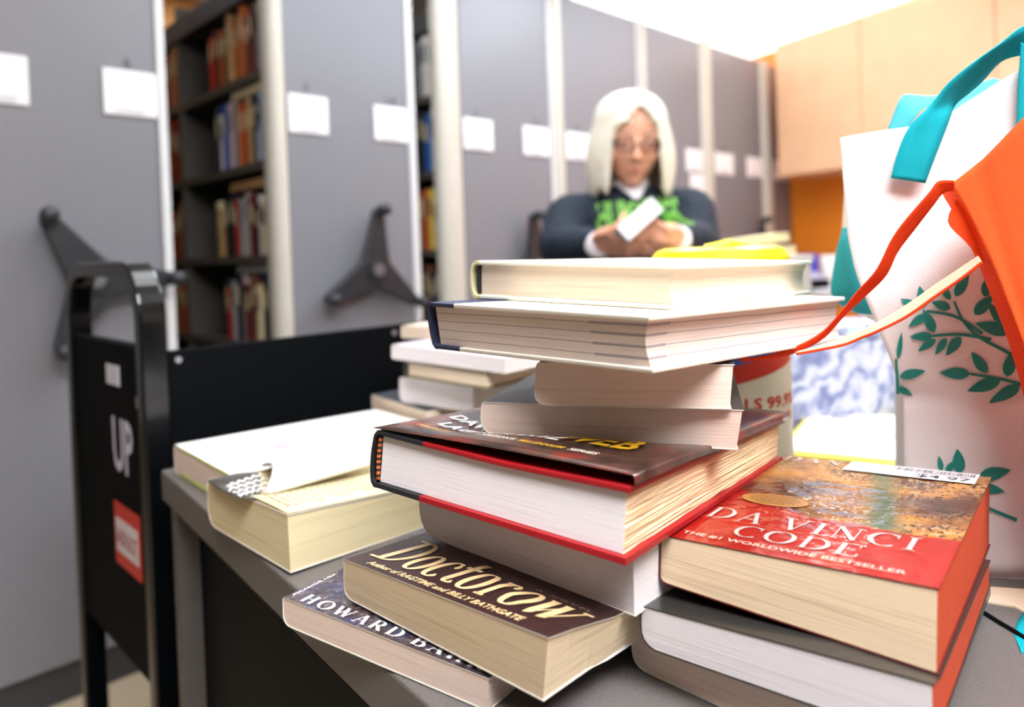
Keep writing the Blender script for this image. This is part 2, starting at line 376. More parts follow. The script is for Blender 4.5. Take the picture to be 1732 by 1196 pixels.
unit(1.085, 1.636, 'grey shelving unit right of the narrow open aisle, next to the woman', (1.185, 1.63), (1.085, 1.185), (1.622, 1.636), [(1.19, 1.322, '2'), (1.475, 1.61, '11')], (1.475, .905, (93, 214, 333), .175))
unit(1.640, 2.200, 'grey shelving unit directly behind the white haired woman', (1.70, 2.19), (1.640, 1.70), (2.19, 2.20), [(1.71, 1.85, '9'), (2.04, 2.17, '10')], (1.93, .905, (90, 210, 330), .17))
unit(2.215, 2.700, 'grey shelving unit with a small card below its label', (2.25, 2.70), (2.215, 2.25), None, [(2.26, 2.38, '3'), (2.555, 2.69, '8')], (2.64, .905, (90, 210, 330), .17), (2.585, 2.700, 1.195, 1.292))
unit(2.705, 3.310, 'grey shelving unit second from the orange wall', (2.81, 3.31), (2.705, 2.81), None, [(2.815, 2.995, '1'), (3.14, 3.30, '2')], (3.2, .905, (90, 210, 330), .17))
unit(3.315, 3.655, 'grey shelving unit touching the orange wall', (3.43, 3.65), (3.315, 3.43), None, [(3.44, 3.62, '4')])

# books standing in the open aisles
ORD = ['first', 'second', 'third', 'fourth', 'fifth', 'sixth', 'seventh', 'eighth', 'ninth', 'tenth', 'eleventh', 'twelfth', 'thirteenth', 'fourteenth']
CN = {'b': ('black', '1c1d22'), 'n': ('navy', '1d2a4a'), 'r': ('red', 'b0231b'), 'm': ('maroon', '5e1f22'), 'o': ('orange', 'c8642c'), 't': ('tan', 'b08a5c'), 'w': ('white', 'dedad4'),
      'g': ('grey', '8b8a88'), 'p': ('pink grey', 'b99fa0'), 'c': ('cream', 'd8c69e'), 'l': ('light blue', '8fa9c8'), 'e': ('teal', '2c7a80'), 'u': ('blue', '2456a0'), 'v': ('brown', '6b4128'), 'y': ('yellow', 'd9b843'), 's': ('scarlet', 'e04420')}
m_pg = M('page_edges_plain', 'cfc3ae', .85, var=.1, vs=90)
def shelf_book(sf, n0, th, h, depth, z, col, label, group, lean=0.0):
    """spine faces the aisle"""
    nm, hexc = CN[col]
    b = MB(); c = .0025; dd = depth
    sp = [(0, 0), (-.004, th * .2), (-.005, th * .5), (-.004, th * .8), (0, th)]
    pts = [(dd, 0)] + sp + [(dd, th), (dd, th - c), (.004, th - c), (.004, c), (dd, c)]
    b.prism(pts, lambda x, y, q: Vector((x, y, q * h)), 0)
    b.box(.0045, dd - .004, c, th - c, .003, h - .003, mi=1)
    # title band on the spine
    b.box(-.0056, -.0045, th * .25, th * .75, h * .55, h * .85, mi=2)
    o = b.build('book', [M('spine_' + nm.replace(' ', '_'), hexc, .5), m_pg, M('spine_print_' + ('dark' if col in 'wcyplg' else 'pale'), '4a4650' if col in 'wcyplg' else 'c9b98f', .5)])
    o.matrix_world = RF @ Matrix.Translation((sf, n0, z)) @ Matrix.Rotation(lean, 4, 'X')
    tag(o, label, 'book', group); return o
WIDE = [ # z index, cols from the post end, heights
 (5, 'bgmvototvomr', 'top visible shelf', .185, .032),
 (4, 'elwntrogpuwnm', 'second visible shelf', .185, .027),
 (3, 'ycwbmpgrbbvtc', 'third visible shelf', .165, .029),
 (2, 'sbncvmpbgrb', 'lowest visible shelf', .175, .031)]
for zi, cols, nm, h0, th0 in WIDE:
    n = .043
    for i, cch in enumerate(cols):
        th = th0 * random.uniform(.8, 1.2); h = min(h0 * random.uniform(.86, 1.14), .193 if zi == 4 else .199 if zi == 2 else .3)
        if n + th > .47: break
        shelf_book(.522 + random.uniform(0, .012), n, th, h, .16, SHZ[zi] + .0005, cch, '%s book, %s from the beige post, %s, wide aisle' % (CN[cch][0], ORD[i], nm), 'books on the %s of the wide aisle' % nm)
        n += th + .0012
    # far section
    n = .665
    for i, cch in enumerate(random.sample('omvrtoc', 5)):
        th = .03 * random.uniform(.8, 1.2); h = h0 * random.uniform(.9, 1.15)
        shelf_book(.522, n, th, h, .16, SHZ[zi] + .0005, cch, '%s book, %s in the far section, %s, wide aisle' % (CN[cch][0], ORD[i], nm), 'books in the far section, %s' % nm)
        n += th + .0012
# books lying across the tops of rows
for z, n0, col, lb in ((SHZ[4] + .196, .06, 'c', 'cream book lying flat on top of the row, second visible shelf'), (SHZ[2] + .200, .07, 'g', 'grey book lying flat on top of the row, lowest visible shelf'), (SHZ[3] + .192, .09, 't', 'tan book lying flat on top of the row, third visible shelf')):
    b = MB(); b.box(0, .15, 0, .21, 0, .004); b.box(0, .15, 0, .21, .02, .024); b.box(0, .003, 0, .21, .004, .02); b.box(.0031, .147, .004, .206, .0041, .0199, mi=1)
    o = b.build('book', [M('spine_' + CN[col][0], CN[col][1], .5), m_pg]); o.matrix_world = RF @ Matrix.Translation((.525, n0, z)); tag(o, lb, 'book')
for zi, cols, nm in ((5, 'cwgb', 'top shelf'), (4, 'lubn', 'second shelf'), (3, 'cyrt', 'third shelf'), (2, 'bnvb', 'lowest shelf')):
    n = .043
    for i, cch in enumerate(cols):
        th = .027 * random.uniform(.9, 1.2); h = .19 * random.uniform(.9, 1.1)
        shelf_book(1.107, n, th, h, .16, SHZ[zi] + .0005, cch, '%s book, %s from the post on the %s, narrow aisle' % (CN[cch][0], ORD[i], nm), 'books on the %s of the narrow aisle' % nm)
        n += th + .0012

# ------------------------------------------------------------------ table under the stacks
TZ = .7246; TY = math.radians(38.4)
m_lam = (lambda t: t.fin(t.ramp(t.noise(t.coord(), 900, 2), [(.35, '5c5755'), (.65, '6c6764')]), .42, spec=.4))(NT('grey_speckled_laminate'))
m_blk = M('black_steel', '06080c', .6, var=.1, spec=.12)
TF = Matrix.Translation((-.396, .797, 0)) @ Matrix.Rotation(TY, 4, 'Z')
tb = empty('table', TF); tag(tb, 'grey laminate table carrying the foreground stacks of books', 'table')
o = MB().box(0, .86, -.80, 0, TZ - .033, TZ).build('tabletop', m_lam, tb); bevel(o, .002)
for x in (.006, .83):
    for y in (-.79, -.036):
        MB().box(x, x + .022, y, y + .022, 0, TZ - .034).build('leg', M('leg_grey', '5b5653', .5), tb)
MB().box(.029, .044, -.765, -.012, .08, TZ - .034).build('side_panel_or_added_dark_sheet', m_blk, tb)  # black sheet added to give the darkness of the open table end
MB().box(.05, .83, -.05, -.036, .08, TZ - .034).build('back_panel', m_blk, tb)

# ------------------------------------------------------------------ black library cart
m_gloss = M('cart_black_gloss', '07090c', .22, var=.1, coat=.35, coatr=.1, spec=.35)
m_cartp = M('cart_black_panel', '05070a', .7, var=.1, spec=.08)
E0 = Vector((-.4171, .87, 0)); CF = Matrix(((D.x, N.x, 0, E0.x), (D.y, N.y, 0, E0.y), (0, 0, 1, 0), (0, 0, 0, 1)))
cart = empty('library_cart', CF); tag(cart, 'black steel library book cart with round-topped end, behind the table', 'cart')
def arch(w0, w1, z0, z1, r, n=10):
    p = [(w0, z0)]
    p += [(w0 + r - r * math.cos(PI / 2 * k / n), z1 - r + r * math.sin(PI / 2 * k / n)) for k in range(n + 1)]
    p += [(w1 - r + r * math.sin(PI / 2 * k / n), z1 - r + r * math.cos(PI / 2 * k / n)) for k in range(n + 1)]
    return p + [(w1, z0)]
for side, x0 in enumerate((-.031, .74)):
    x1 = x0 + .031
    ht = .958 if side == 0 else .852; outer = arch(0, .335, .10, ht, .075); inner = arch(.022, .313, .10, ht - .02, .055)
    f = MB(); n = len(outer)
    V = [Vector((x, a, b)) for x in (x0, x1) for P in (outer, inner) for a, b in P]
    F = []
    for i in range(n - 1):
        F += [(i, i + 1, n + i + 1, n + i), (2 * n + i, 3 * n + i, 3 * n + i + 1, 2 * n + i + 1), (i, 2 * n + i, 2 * n + i + 1, i + 1), (n + i, n + i + 1, 3 * n + i + 1, 3 * n + i)]
    F += [(0, n, 3 * n, 2 * n), (n - 1, 2 * n - 1, 4 * n - 1, 3 * n - 1)]
    f.add(V, F); o = f.build('end_frame', m_gloss, cart); bevel(o, .003, 3)
    ep = MB().box(x0 + .006, x1 - .008, .0225, .3125, .44, .852 if side == 0 else .80).build('end_plate', m_cartp, cart)
    if side == 0:
        X = x0 + .0052
        MB().box(X - .0006, X + .0004, .104, .157, .797, .823).build('sticker', M('sticker_pale', 'd8d4e0', .5), ep)
        MB().box(X - .0006, X + .0004, .026, .040, .778, .792).build('small_sticker', M('sticker_grey', '8d8c92', .5), ep)
        q = lettering('white_letters', font_text('UP', bold=.035), lambda x, y: Vector((X - .0006, .140 - x, .688 + y)), .080, .070, M('vinyl_white', 'cfcbdc', .5), ep)
        st = MB().box(X - .0006, X + .0004, .048, .148, .560, .642).build('red_label', M('label_red', 'c8372a', .5), ep)
        MB().box(X - .0012, X - .0007, .055, .141, .578, .622).build('white_field', M('label_field', 'd8cfd0', .5), st)
        lettering('label_lettering', font_text('ADULT', bold=.02), lambda x, y: Vector((X - .0017, .137 - x, .590 + y)), .078, .020, M('label_ink', 'a8443c', .5), st)
# V shelves with a long side panel each
bevel(MB().box(.0005, .7395, .003, .014, .70, .8465).build('side_panel_or_added_dark_sheet', m_cartp, cart), .002)
MB().box(.0005, .7395, .3, .311, .70, .79).build('side_panel_or_added_dark_sheet', m_cartp, cart)
MB().box(.0005, .7395, .0145, .2995, .70, .712).build('top_shelf', m_cartp, cart)
MB().box(.0005, .7395, .0145, .2995, .40, .412).build('middle_shelf', m_cartp, cart)
MB().box(.0005, .7395, .0145, .2995, .14, .152).build('bottom_shelf', m_cartp, cart)
for x in (.012, .33, .72):
    MB().tube([(x, .003, .835), (x, .0005, .835)], .004, 12).build('rivet', M('rivet_steel', 'b9bcc4', .3, .8), cart)
for x in (-.015, .755):
    for y in (.03, .30):
        w = MB(); w.tube([(x, y - .01, .035), (x, y + .01, .035)], .035, 20); w.tube([(x, y, .06), (x, y, .1)], .008, 8); w.build('caster', m_blk, cart)

# ------------------------------------------------------------------ books of the foreground stacks
# x, y, z (underside centre), yaw, tilt x, tilt y, width, depth, thickness, and how the block swells or leans
BK = {
 'B8': (-.0240, .4841, .7251, -.6151, -.0027, .0043, .1592, .2101, .0185, -.0118, .0705, .0927, -.0499),
 'B7': (.0160, .4523, .7440, -.7636, -.0124, -.0072, .1618, .1951, .0270, .2544, -.2646, .3287, -.1751),
 'B6': (.0616, .4815, .7715, -.7385, .0079, .0217, .1615, .1994, .0332, 0, 0, 0, 0),
 'B5': (.0483, .4705, .8050, -.6510, -.0430, .0464, .1715, .2305, .0335, .2013, -.2113, .0284, .0367),
 'B4': (.0782, .5044, .8374, -.3480, -.0064, .0007, .1530, .1800, .0233, .0517, .0876, .1751, -.1440),
 'B3': (.0826, .4840, .8612, -.2432, -.0072, .0042, .1090, .1700, .0248, -.0245, .0090, .0986, -.0365),
 'B2': (.0891, .4822, .8859, -.7929, -.0414, .0035, .1669, .2330, .0302, -.0741, .0896, .1103, -.2627),
 'B1': (.0987, .5188, .9153, -.7137, -.0272, .0285, .1520, .2115, .0256, -.0396, .0460, .0942, -.1103),
 'B11': (.1540, .4025, .7250, -.7932, .0007, .0003, .1150, .1600, .0239, -.0447, -.0447, -.0106, .0287),
 'B10': (.1643, .3902, .7480, -.6864, -.0172, -.0055, .1297, .1775, .0216, .2260, -.2149, .0316, -.0489),
 'B9': (.1779, .4052, .7693, -.6752, -.0629, .0479, .1250, .1915, .0327, .3276, .2109, -.0257, .0232),
 'B13': (-.1494, .6320, .7249, -.7847, -.0266, .0061, .1420, .1900, .0337, .1134, -.3285, -.0900, -.0092),
 'B12': (-.2248, .8018, .7250, -.8477, -.0026, -.0035, .1722, .2475, .0294, -.0102, -.1323, -.0299, -.0014)}
BACK = {
 'C5': (-.0850, 1.0935, .7246, -.8791, .0007, .0070, .1496, .2200, .0206, -.1349, .0799, .0214, -.0015),
 'C4': (-.0452, 1.0569, .7456, -.6737, -.0009, -.0024, .1398, .2101, .0374, .0471, .0471, .0156, .0027),
 'C3': (-.0265, 1.0181, .7839, -.7087, -.0022, .0180, .1527, .2101, .0216, -.0141, .0285, .0111, -.0050),
 'C2': (-.0213, 1.0228, .8059, -.6577, -.0138, .0298, .1977, .2304, .0195, -.1144, .0239, .0198, -.0190),
 'C1': (-.0548, 1.1431, .8273, -.6635, .0003, -.0002, .1400, .2000, .0193, .0277, .0277, -.0012, -.0061)}
K = .90
for k, p in BACK.items():      # the rear stack, a little nearer the lens than a bare table would allow: it stands on one more book
    BK[k] = (p[0] * K, p[1] * K, CAMZ + (p[2] - CAMZ) * K + .0003, p[3], p[4], p[5], p[6] * K, p[7] * K, p[8] * K) + p[9:]
c1 = list(BK['C1']); c1[1] -= .035; c1[2] = BK['C2'][2] + .0215; c1[7] = .17; BK['C1'] = tuple(c1)
BK['C6'] = (BK['C5'][0], BK['C5'][1], TZ + .0003, BK['C5'][3] + .05, 0, 0, .13, .19, .0200, 0, 0, 0, 0)
UPPER = {'B8': ['B7', 'B6'], 'B7': ['B6', 'B5'], 'B6': ['B5'], 'B5': ['B4'], 'B4': ['B3'], 'B3': ['B2'], 'B2': ['B1'], 'B11': ['B10'], 'B10': ['B9'], 'C5': ['C4'], 'C4': ['C3'], 'C3': ['C2'], 'C2': ['C1'], 'C6': ['C5']}
TAPER = {'B4': .10}
def bmat(n):
    p = BK[n]; return Matrix.Translation(p[:3]) @ Matrix.Rotation(p[3], 4, 'Z') @ Matrix.Rotation(p[4], 4, 'X') @ Matrix.Rotation(p[5], 4, 'Y')
def warp(n):
    p = BK[n]; w, d, t, gu, gv, su, sv = p[6:]; Mt = bmat(n); ups = [(bmat(u).inverted(), BK[u]) for u in UPPER.get(n, [])]; Mi = Mt.inverted()
    def f(x, y, z):
        h = z / t; a, b = x / w, y / d
        x = x - TAPER.get(n, 0) * (b + .5) * d * max(0, a + .5)
        v = Vector((x + su * t * h, y + sv * t * h, z * (1 + gu * a + gv * b)))
        if h > .02:
            for (Ui, q) in ups:
                u = Ui @ (Mt @ v); dd = math.hypot(max(abs(u.x) - q[6] / 2, 0), max(abs(u.y) - q[7] / 2, 0)); lim = -.0004 + .22 * dd - (1 - h) * t * .98
                if u.z > lim: v = v - Vector((0, 0, (u.z - lim)))
        g = Mt @ v
        zmin = TZ + .0002 + max(z, 0) * .25
        if g.z < zmin: g.z = zmin; v = Mi @ g
        return v
    return f
PG_W = M_pages('pages_white', 'e6dfe0', 'cfc5c6', 620)
PG_C = M_pages('pages_cream', 'e6d3bd', 'cdb598', 520)
PG_T = M_pages('pages_tan', 'e9d3b2', 'c9ae86', 420); PG_9 = M_pages('pages_brownish', 'd9c1a2', 'b3977a', 420)
PG_P = M_pages('pages_pinkish', 'e8d2c4', 'd3b8a6', 600)
PG_Y = M_pages('pages_yellowed', 'd8c8a0', 'bba67c', 480)
m_inside = M('cover_paper_inside', 'e2dbd0', .7)
def rnd(s, r): return 0 if s >= r or r <= 0 else r - math.sqrt(max(0, r * r - (r - s) ** 2))
def paperback(n, name, label, pages, cover, rt=.1, rb=.45, group=None, cat='book', fore=None, c=.0006, kind='cover', inside=None):
    p = BK[n]; w, d, t = p[6:9]; f = warp(n); root = empty(name, bmat(n)); tag(root, label, cat, group)
    rt *= t; rb *= t; x0, x1 = -w / 2, w / 2
    xs = sorted(set([0, .0007, .002, .0045, .008, .0125] + [w * k / 16 for k in range(2, 17)])); xs = [s for s in xs if s <= w]
    ys = [-d / 2 + d * k / 12 for k in range(13)]
    lift = lambda s, y: 0
    # page block
    mb = MB(); cols = []
    for s in xs:
        si = min(max(s, c), w - .0008); zt = t - c - .0001 - rnd(si - c, max(rt - c, 0)); zb = c + .0001 + rnd(si - c, max(rb - c, 0)); cols.append((x0 + si, zb, zt))
    G = []
    nz = 6
    for y in ys:
        yy = min(max(y, -d / 2 + .0004), d / 2 - .0004)
        G.append([[f(x, yy, zb + (zt - zb) * k / nz) for k in range(nz + 1)] for (x, zb, zt) in cols])
    nc = len(cols); idx = lambda j, i, k: (j * nc + i) * (nz + 1) + k
    V = [v for r in G for q in r for v in q]; F = []; mi = []
    for i in range(nc - 1):
        for k in range(nz):
            F += [(idx(0, i, k), idx(0, i + 1, k), idx(0, i + 1, k + 1), idx(0, i, k + 1)), (idx(12, i, k), idx(12, i, k + 1), idx(12, i + 1, k + 1), idx(12, i + 1, k))]; mi += [0, 0]
    for j in range(12):
        for i in range(nc - 1):
            F += [(idx(j, i, nz), idx(j, i + 1, nz), idx(j + 1, i + 1, nz), idx(j + 1, i, nz)), (idx(j, i, 0), idx(j + 1, i, 0), idx(j + 1, i + 1, 0), idx(j, i + 1, 0))]; mi += [0, 0]
        for k in range(nz):
            F += [(idx(j, nc - 1, k), idx(j + 1, nc - 1, k), idx(j + 1, nc - 1, k + 1), idx(j, nc - 1, k + 1)), (idx(j, 0, k), idx(j, 0, k + 1), idx(j + 1, 0, k + 1), idx(j + 1, 0, k))]; mi += [1, 0]
    me = mesh('page_block', V, F, [pages, fore or pages], root, False, mi)
    # cover: bottom sheet, spine, top sheet
    O = []; I = []
    for s in reversed(xs): O.append((x0 + s, rnd(s, rb))); I.append((x0 + max(s, c), c + rnd(max(s, c) - c, max(rb - c, 0))))
    for s in xs: O.append((x0 + s, t - rnd(s, rt))); I.append((x0 + max(s, c), t - c - rnd(max(s, c) - c, max(rt - c, 0))))
    mb = MB(); m = len(O); V = []
    for y in ys: V += [f(a, y, b) for a, b in O] + [f(a, y, b) for a, b in I]
    F = []; mi = []
    for j in range(12):
        o = j * 2 * m; q = o + 2 * m
        for i in range(m - 1):
            F += [(o + i, o + i + 1, q + i + 1, q + i), (o + m + i, q + m + i, q + m + i + 1, o + m + i + 1)]; mi += [0, 1]
        F += [(o, q, q + m, o + m), (o + m - 1, o + 2 * m - 1, q + 2 * m - 1, q + m - 1)]; mi += [1, 1]
    for o in (0, 12 * 2 * m):
        for i in range(m - 1): F.append((o + i, o + i + 1, o + m + i + 1, o + m + i)); mi.append(1)
    mesh(kind, V, F, [cover, inside or m_inside], root, False, mi)
    top = lambda a, b, e=.0004: f(a - w / 2, b - d / 2, t) + Vector((0, 0, e))
    return root, f, top
def hardcover(n, name, label, pages, board, cloth, cl=.14, bt=.0028, over=.0032, group=None, gap=0.0, bulge=.002, fore='flat', hb=None, pagein=.005):
    p = BK[n]; w, d, t = p[6:9]; f = warp(n); root = empty(name, bmat(n)); tag(root, label, 'book', group); x0 = -w / 2
    gf = lambda x: gap * min(1, max(0, ((x - x0) / w - .06) / .5)) ** .8
    def boardmesh(nm, zlo, zhi):
        nx, ny = 14, 8; xs = [x0 + .004, x0 + cl * w, x0 + cl * w + .0001] + [x0 + w * (cl + (1 - cl) * k / nx) for k in range(1, nx + 1)]; V = []; F = []; mi = []
        ys = [-d / 2 + d * k / ny for k in range(ny + 1)]; C = len(xs)
        for z in (0, 1):
            for y in ys:
                for x in xs:
                    g = gf(x) if zlo > t / 2 else 0
                    V.append(f(x, y, (zhi if z else zlo) - g))
        S = (ny + 1) * C
        for j in range(ny):
            for i in range(C - 1):
                a = j * C + i; s = 1 if i < 1 else 0
                F += [(a, a + C, a + C + 1, a + 1), (S + a, S + a + 1, S + a + C + 1, S + a + C)]; mi += [s, s]
        for i in range(C - 1):
            s = 1 if i < 1 else 0; b = ny * C + i; F += [(i, i + 1, S + i + 1, S + i), (b, S + b, S + b + 1, b + 1)]; mi += [s, s]
        for j in range(ny): a = j * C; e = a + C - 1; F += [(a, S + a, S + a + C, a + C), (e, e + C, S + e + C, S + e)]; mi += [1, 0]
        o = mesh(nm, V, F, [board, cloth], root, False, mi); bevel(o, .0009, 3, 50); return o
    boardmesh('back_board', 0, bt); boardmesh('front_board', t - bt, t)
    # rounded spine
    out = []; inn = []; m = 12
    for k in range(m + 1):
        a = k / m; z = t * a; bx = x0 + .0012 - bulge * math.sin(PI * a) ** .6 if 0 < a < 1 else x0 + .0026
        out.append((bx, z)); inn.append((bx + .0016, bt * .7 + (t - 1.4 * bt) * a))
    out = [(x0 + .0055, 0)] + out + [(x0 + .0055, t)]; inn = [(x0 + .0055, bt * .6)] + inn + [(x0 + .0055, t - bt * .6)]
    V = []; F = []; q = len(out); ny = 6
    for j in range(ny + 1):
        y = -d / 2 + d * j / ny; V += [f(x, y, z) for x, z in out] + [f(x, y, z) for x, z in inn]
    for j in range(ny):
        o = j * 2 * q; r = o + 2 * q
        for i in range(q - 1): F += [(o + i, o + i + 1, r + i + 1, r + i), (o + q + i, r + q + i, r + q + i + 1, o + q + i + 1)]
        F += [(o, r, r + q, o + q), (o + q - 1, o + 2 * q - 1, r + 2 * q - 1, r + q - 1)]
    for o in (0, ny * 2 * q): F += [(o + i, o + i + 1, o + q + i + 1, o + q + i) for i in range(q - 1)]
    mesh('spine', V, F, cloth, root)
    # page block
    nz = 34 if fore == 'deckle' else 12; nx, ny = 10, 36; V = []; F = []; mi = []
    for k in range(nz + 1):
        h = k / nz
        ring = [(x0 + pagein + (w - pagein - over) * i / nx, -d / 2 + over, 0) for i in range(nx)] + [(x0 + w - over, -d / 2 + over + (d - 2 * over) * i / ny, 1) for i in range(ny)] \
             + [(x0 + w - over - (w - pagein - over) * i / nx, d / 2 - over, 0) for i in range(nx)] + [(x0 + pagein, d / 2 - over - (d - 2 * over) * i / 6, 2) for i in range(6)]
        for (x, y, s) in ring:
            zt = t - bt - gf(x) - .0002
            if s == 1 or (s == 0 and x > x0 + w - over - 1e-6):
                if fore == 'deckle': x += -.0002 + .0011 * noise.noise(Vector((y * 9, k * .83, 3))) + .0005 * noise.noise(Vector((y * 60, k * 1.7, 9)))
                elif fore == 'concave': x -= .0022 * math.sin(PI * h)
            if s == 2: x -= .0012 * math.sin(PI * h)
            V.append(f(x, y, bt + .0002 + (zt - bt - .0002) * h))
    R_ = len(ring)
    for k in range(nz):
        for i in range(R_):
            F.append((k * R_ + i, k * R_ + (i + 1) % R_, (k + 1) * R_ + (i + 1) % R_, (k + 1) * R_ + i)); mi.append(1 if nx <= i < nx + ny else 0)
    F += [tuple(range(R_))[::-1], tuple(nz * R_ + i for i in range(R_))]; mi += [0, 0]
    pg = pages if isinstance(pages, list) else [pages, pages]
    mesh('page_block', V, F, pg, root, False, mi)
    if hb:
        a = f(x0 + pagein - .0012, -d / 2 + over - .0006, bt + .001); b = f(x0 + pagein - .0012, -d / 2 + over - .0006, t - bt - .001)
        MB().tube([a.lerp(b, k / 12) + Vector((-.001 * math.sin(PI * k / 12), 0, 0)) for k in range(13)], .0014, 10).build('headband', hb, root, smooth=True)
    top = lambda a, b, e=.0004: f(a - w / 2, b - d / 2, t) + Vector((0, 0, e))
    return root, f, top

# cover materials ---------------------------------------------------
def cover_mat(name, build, rough=.3, coat=.4, coatr=.08, spec=.5):
    t = NT(name); c = build(t); return t.fin(c, rough, spec=spec, coat=coat, coatr=coatr)
m_dkbrown = M('cover_dark_brown', '35201f', .4, coat=.12, coatr=.2, spec=.3)
m_dkgrey = M('cover_dark_grey', '353334', .35, coat=.15, coatr=.2, spec=.4)
def howard(t):
    v = t.noise(t.coord((1, 1, 1)), 260, 4, .7); u = t.noise(t.coord((1, 1, 1)), 40, 2)
    c = t.ramp(v, [(.3, '120f14'), (.5, '3c3034'), (.62, '6a5c62'), (.8, 'a39aa0')])
    return t.mix(t.ramp(u, [(.5, (0, 0, 0)), (.7, (.75, .75, .75))]), c, '33406e', 'MIX')
m_howard = cover_mat('cover_mottled_violet', howard)
def jacket(t):
    co = t.coord((1, 1, 1)); v = t.noise(co, 38, 4, .6); u = t.noise(co, 160, 3, .7)
    c = t.ramp(v, [(.35, '241a18'), (.5, '4a3028'), (.6, '6b2a22'), (.75, '8a1f1c')])
    return t.mix(t.ramp(u, [(.55, (0, 0, 0)), (.75, (.6, .6, .6))]), c, '17100f')
m_jacket = cover_mat('jacket_dark_red', jacket, .3, .5, .12)
p9 = BK['B9']
def vinci(t):
    tc = t.n('ShaderNodeTexCoord'); sp = t.n('ShaderNodeSeparateXYZ'); t.l(tc.outputs['Object'], sp.inputs[0])
    a = t.math('ADD', t.math('DIVIDE', sp.outputs[0], p9[6]), .5); b = t.math('ADD', t.math('DIVIDE', sp.outputs[1], p9[7]), .5)
    co = t.coord((1, 1, 1)); big = t.noise(co, 13, 3, .55)
    pic = t.ramp(big, [(.30, '1c100c'), (.42, '4a2812'), (.50, '8a5520'), (.58, 'b87c30'), (.66, '6b3a18'), (.78, '24140c')])
    # cracked light flecks toward the right
    fl_ = t.noise(t.coord((1, .55, 1)), 420, 2, .7)
    msk = t.math('MULTIPLY', t.ramp(fl_, [(.52, (0, 0, 0)), (.58, (1, 1, 1))]), t.ramp(t.noise(co, 17, 2), [(.42, (0, 0, 0)), (.6, (.9, .9, .9))]))
    pic = t.mix(msk, pic, 'b39c78')
    dk = t.math('MULTIPLY', t.ramp(t.noise(t.coord((1, .7, 1), (3, 2, 0)), 330, 2, .7), [(.56, (0, 0, 0)), (.60, (1, 1, 1))]), t.ramp(t.math('ADD', a, t.math('MULTIPLY', b, .2)), [(.70, (0, 0, 0)), (.9, (1, 1, 1))]))
    pic = t.mix(dk, pic, '1a100c')
    # teal tear running down
    dist = t.math('ABSOLUTE', t.math('SUBTRACT', t.math('ADD', a, t.math('MULTIPLY', b, .35)), t.math('ADD', .78, t.math('MULTIPLY', t.noise(co, 24, 2), .12))))
    pic = t.mix(t.ramp(dist, [(.02, (.9, .9, .9)), (.09, (0, 0, 0))]), pic, '1f5a48')
    edge = t.math('ADD', b, t.math('MULTIPLY', t.math('SUBTRACT', t.noise(t.coord((1, 1, 1), (5, 0, 0)), 30, 3), .5), .10))
    edge = t.math('ADD', edge, t.math('MULTIPLY', t.math('POWER', t.math('ABSOLUTE', t.math('SUBTRACT', a, .75)), 2.0), -.35))
    return t.mix(t.ramp(edge, [(.31, (0, 0, 0)), (.33, (1, 1, 1))]), t.ramp(t.noise(co, 20, 2), [(.3, '8d110c'), (.7, 'a01a10')]), pic)
def vinci_b(t):
    c = vinci(t); tc = t.n('ShaderNodeTexCoord'); gr = t.n('ShaderNodeVectorMath', operation='DISTANCE'); t.l(tc.outputs['Object'], gr.inputs[0]); gr.inputs[1].default_value = (-.006, -.018, .033)
    fall = t.math('ADD', t.ramp(gr.outputs['Value'], [(.028, (1, 1, 1)), (.06, (0, 0, 0))]), .12)
    h = t.math('MULTIPLY', t.noise(t.coord((1, 1, 1)), 62, 2), fall); t.bump(h, 1.0, .0065)
    for q in t.t.nodes:
        if q.type == 'BUMP': t.l(q.outputs[0], t.b.inputs['Coat Normal']); t.t.links.remove(t.b.inputs['Normal'].links[0]); break
    return c
m_vinci = cover_mat('cover_red_picture', vinci_b, .45, 1.0, .05, .25)
m_gold = M('foil_gold', 'f0cf9a', .4, .15, var=.12, vs=90)
m_cream_ink = M('ink_cream', 'e9dfcf', .5); m_white_ink = M('ink_white', 'f2f0ee', .5); m_yel_ink = M('ink_yellow', 'd9a81e', .45)
m_silver = M('foil_silver', 'e6dcd6', .25, .5, var=.04)
m_brown_ink = M('ink_dull_pink', '9c7f78', .5)

# --- central stack, from the table up
r, f, top = paperback('B8', 'paperback_book', 'mottled violet paperback lettered HOWARD BAHR at the bottom of the central stack', PG_P, m_howard, .06, .35)
lettering('author_lettering', stroke_text('HOWARD BAHR', .2, .24), lambda x, y: top(.0125 + x, .0026 + y), .140, .0088, m_white_ink, r)
lettering('publisher_lettering', font_text('PICADOR USA', bold=.02), lambda x, y: top(.0052 - y, .005 + x), .034, .0021, m_white_ink, r)
r, f, top = paperback('B7', 'paperback_book', 'dark brown paperback with large gold author lettering, second from the bottom of the central stack', PG_T, m_dkbrown, .05, .3)
lettering('author_lettering', stroke_text('doctorow', .175, .075, .26), lambda x, y: top(.0105 + x, .0130 + y), .142, .036, m_gold, r)
lettering('subtitle_lettering', font_text('Author of RAGTIME and BILLY BATHGATE', .25, .03), lambda x, y: top(.0180 + x, .0036 + y), .123, .0046, m_gold, r)
lettering('small_lettering', font_text('A   N O V E L', .1, .015), lambda x, y: top(.117 + x, .0405 + y * 1.0), .036, .0026, m_brown_ink, r)
paperback('B6', 'paperback_book', 'white paged paperback directly beneath the red hardcover', PG_W, m_dkgrey, .1, .45)
m_red = M('board_red', '9a121a', .42, var=.03); m_blkcl = M('cloth_black', '1d1d20', .55)
m_hband = (lambda t: t.fin(t.ramp(t.n('ShaderNodeTexWave', i_1=95.0).outputs[0], [(.45, '1b1b1d'), (.55, 'c8642a')]), .6))(NT('headband_orange_black'))
hw_ = [x for x in m_hband.node_tree.nodes if x.type == 'TEX_WAVE'][0]; hw_.bands_direction = 'Z'
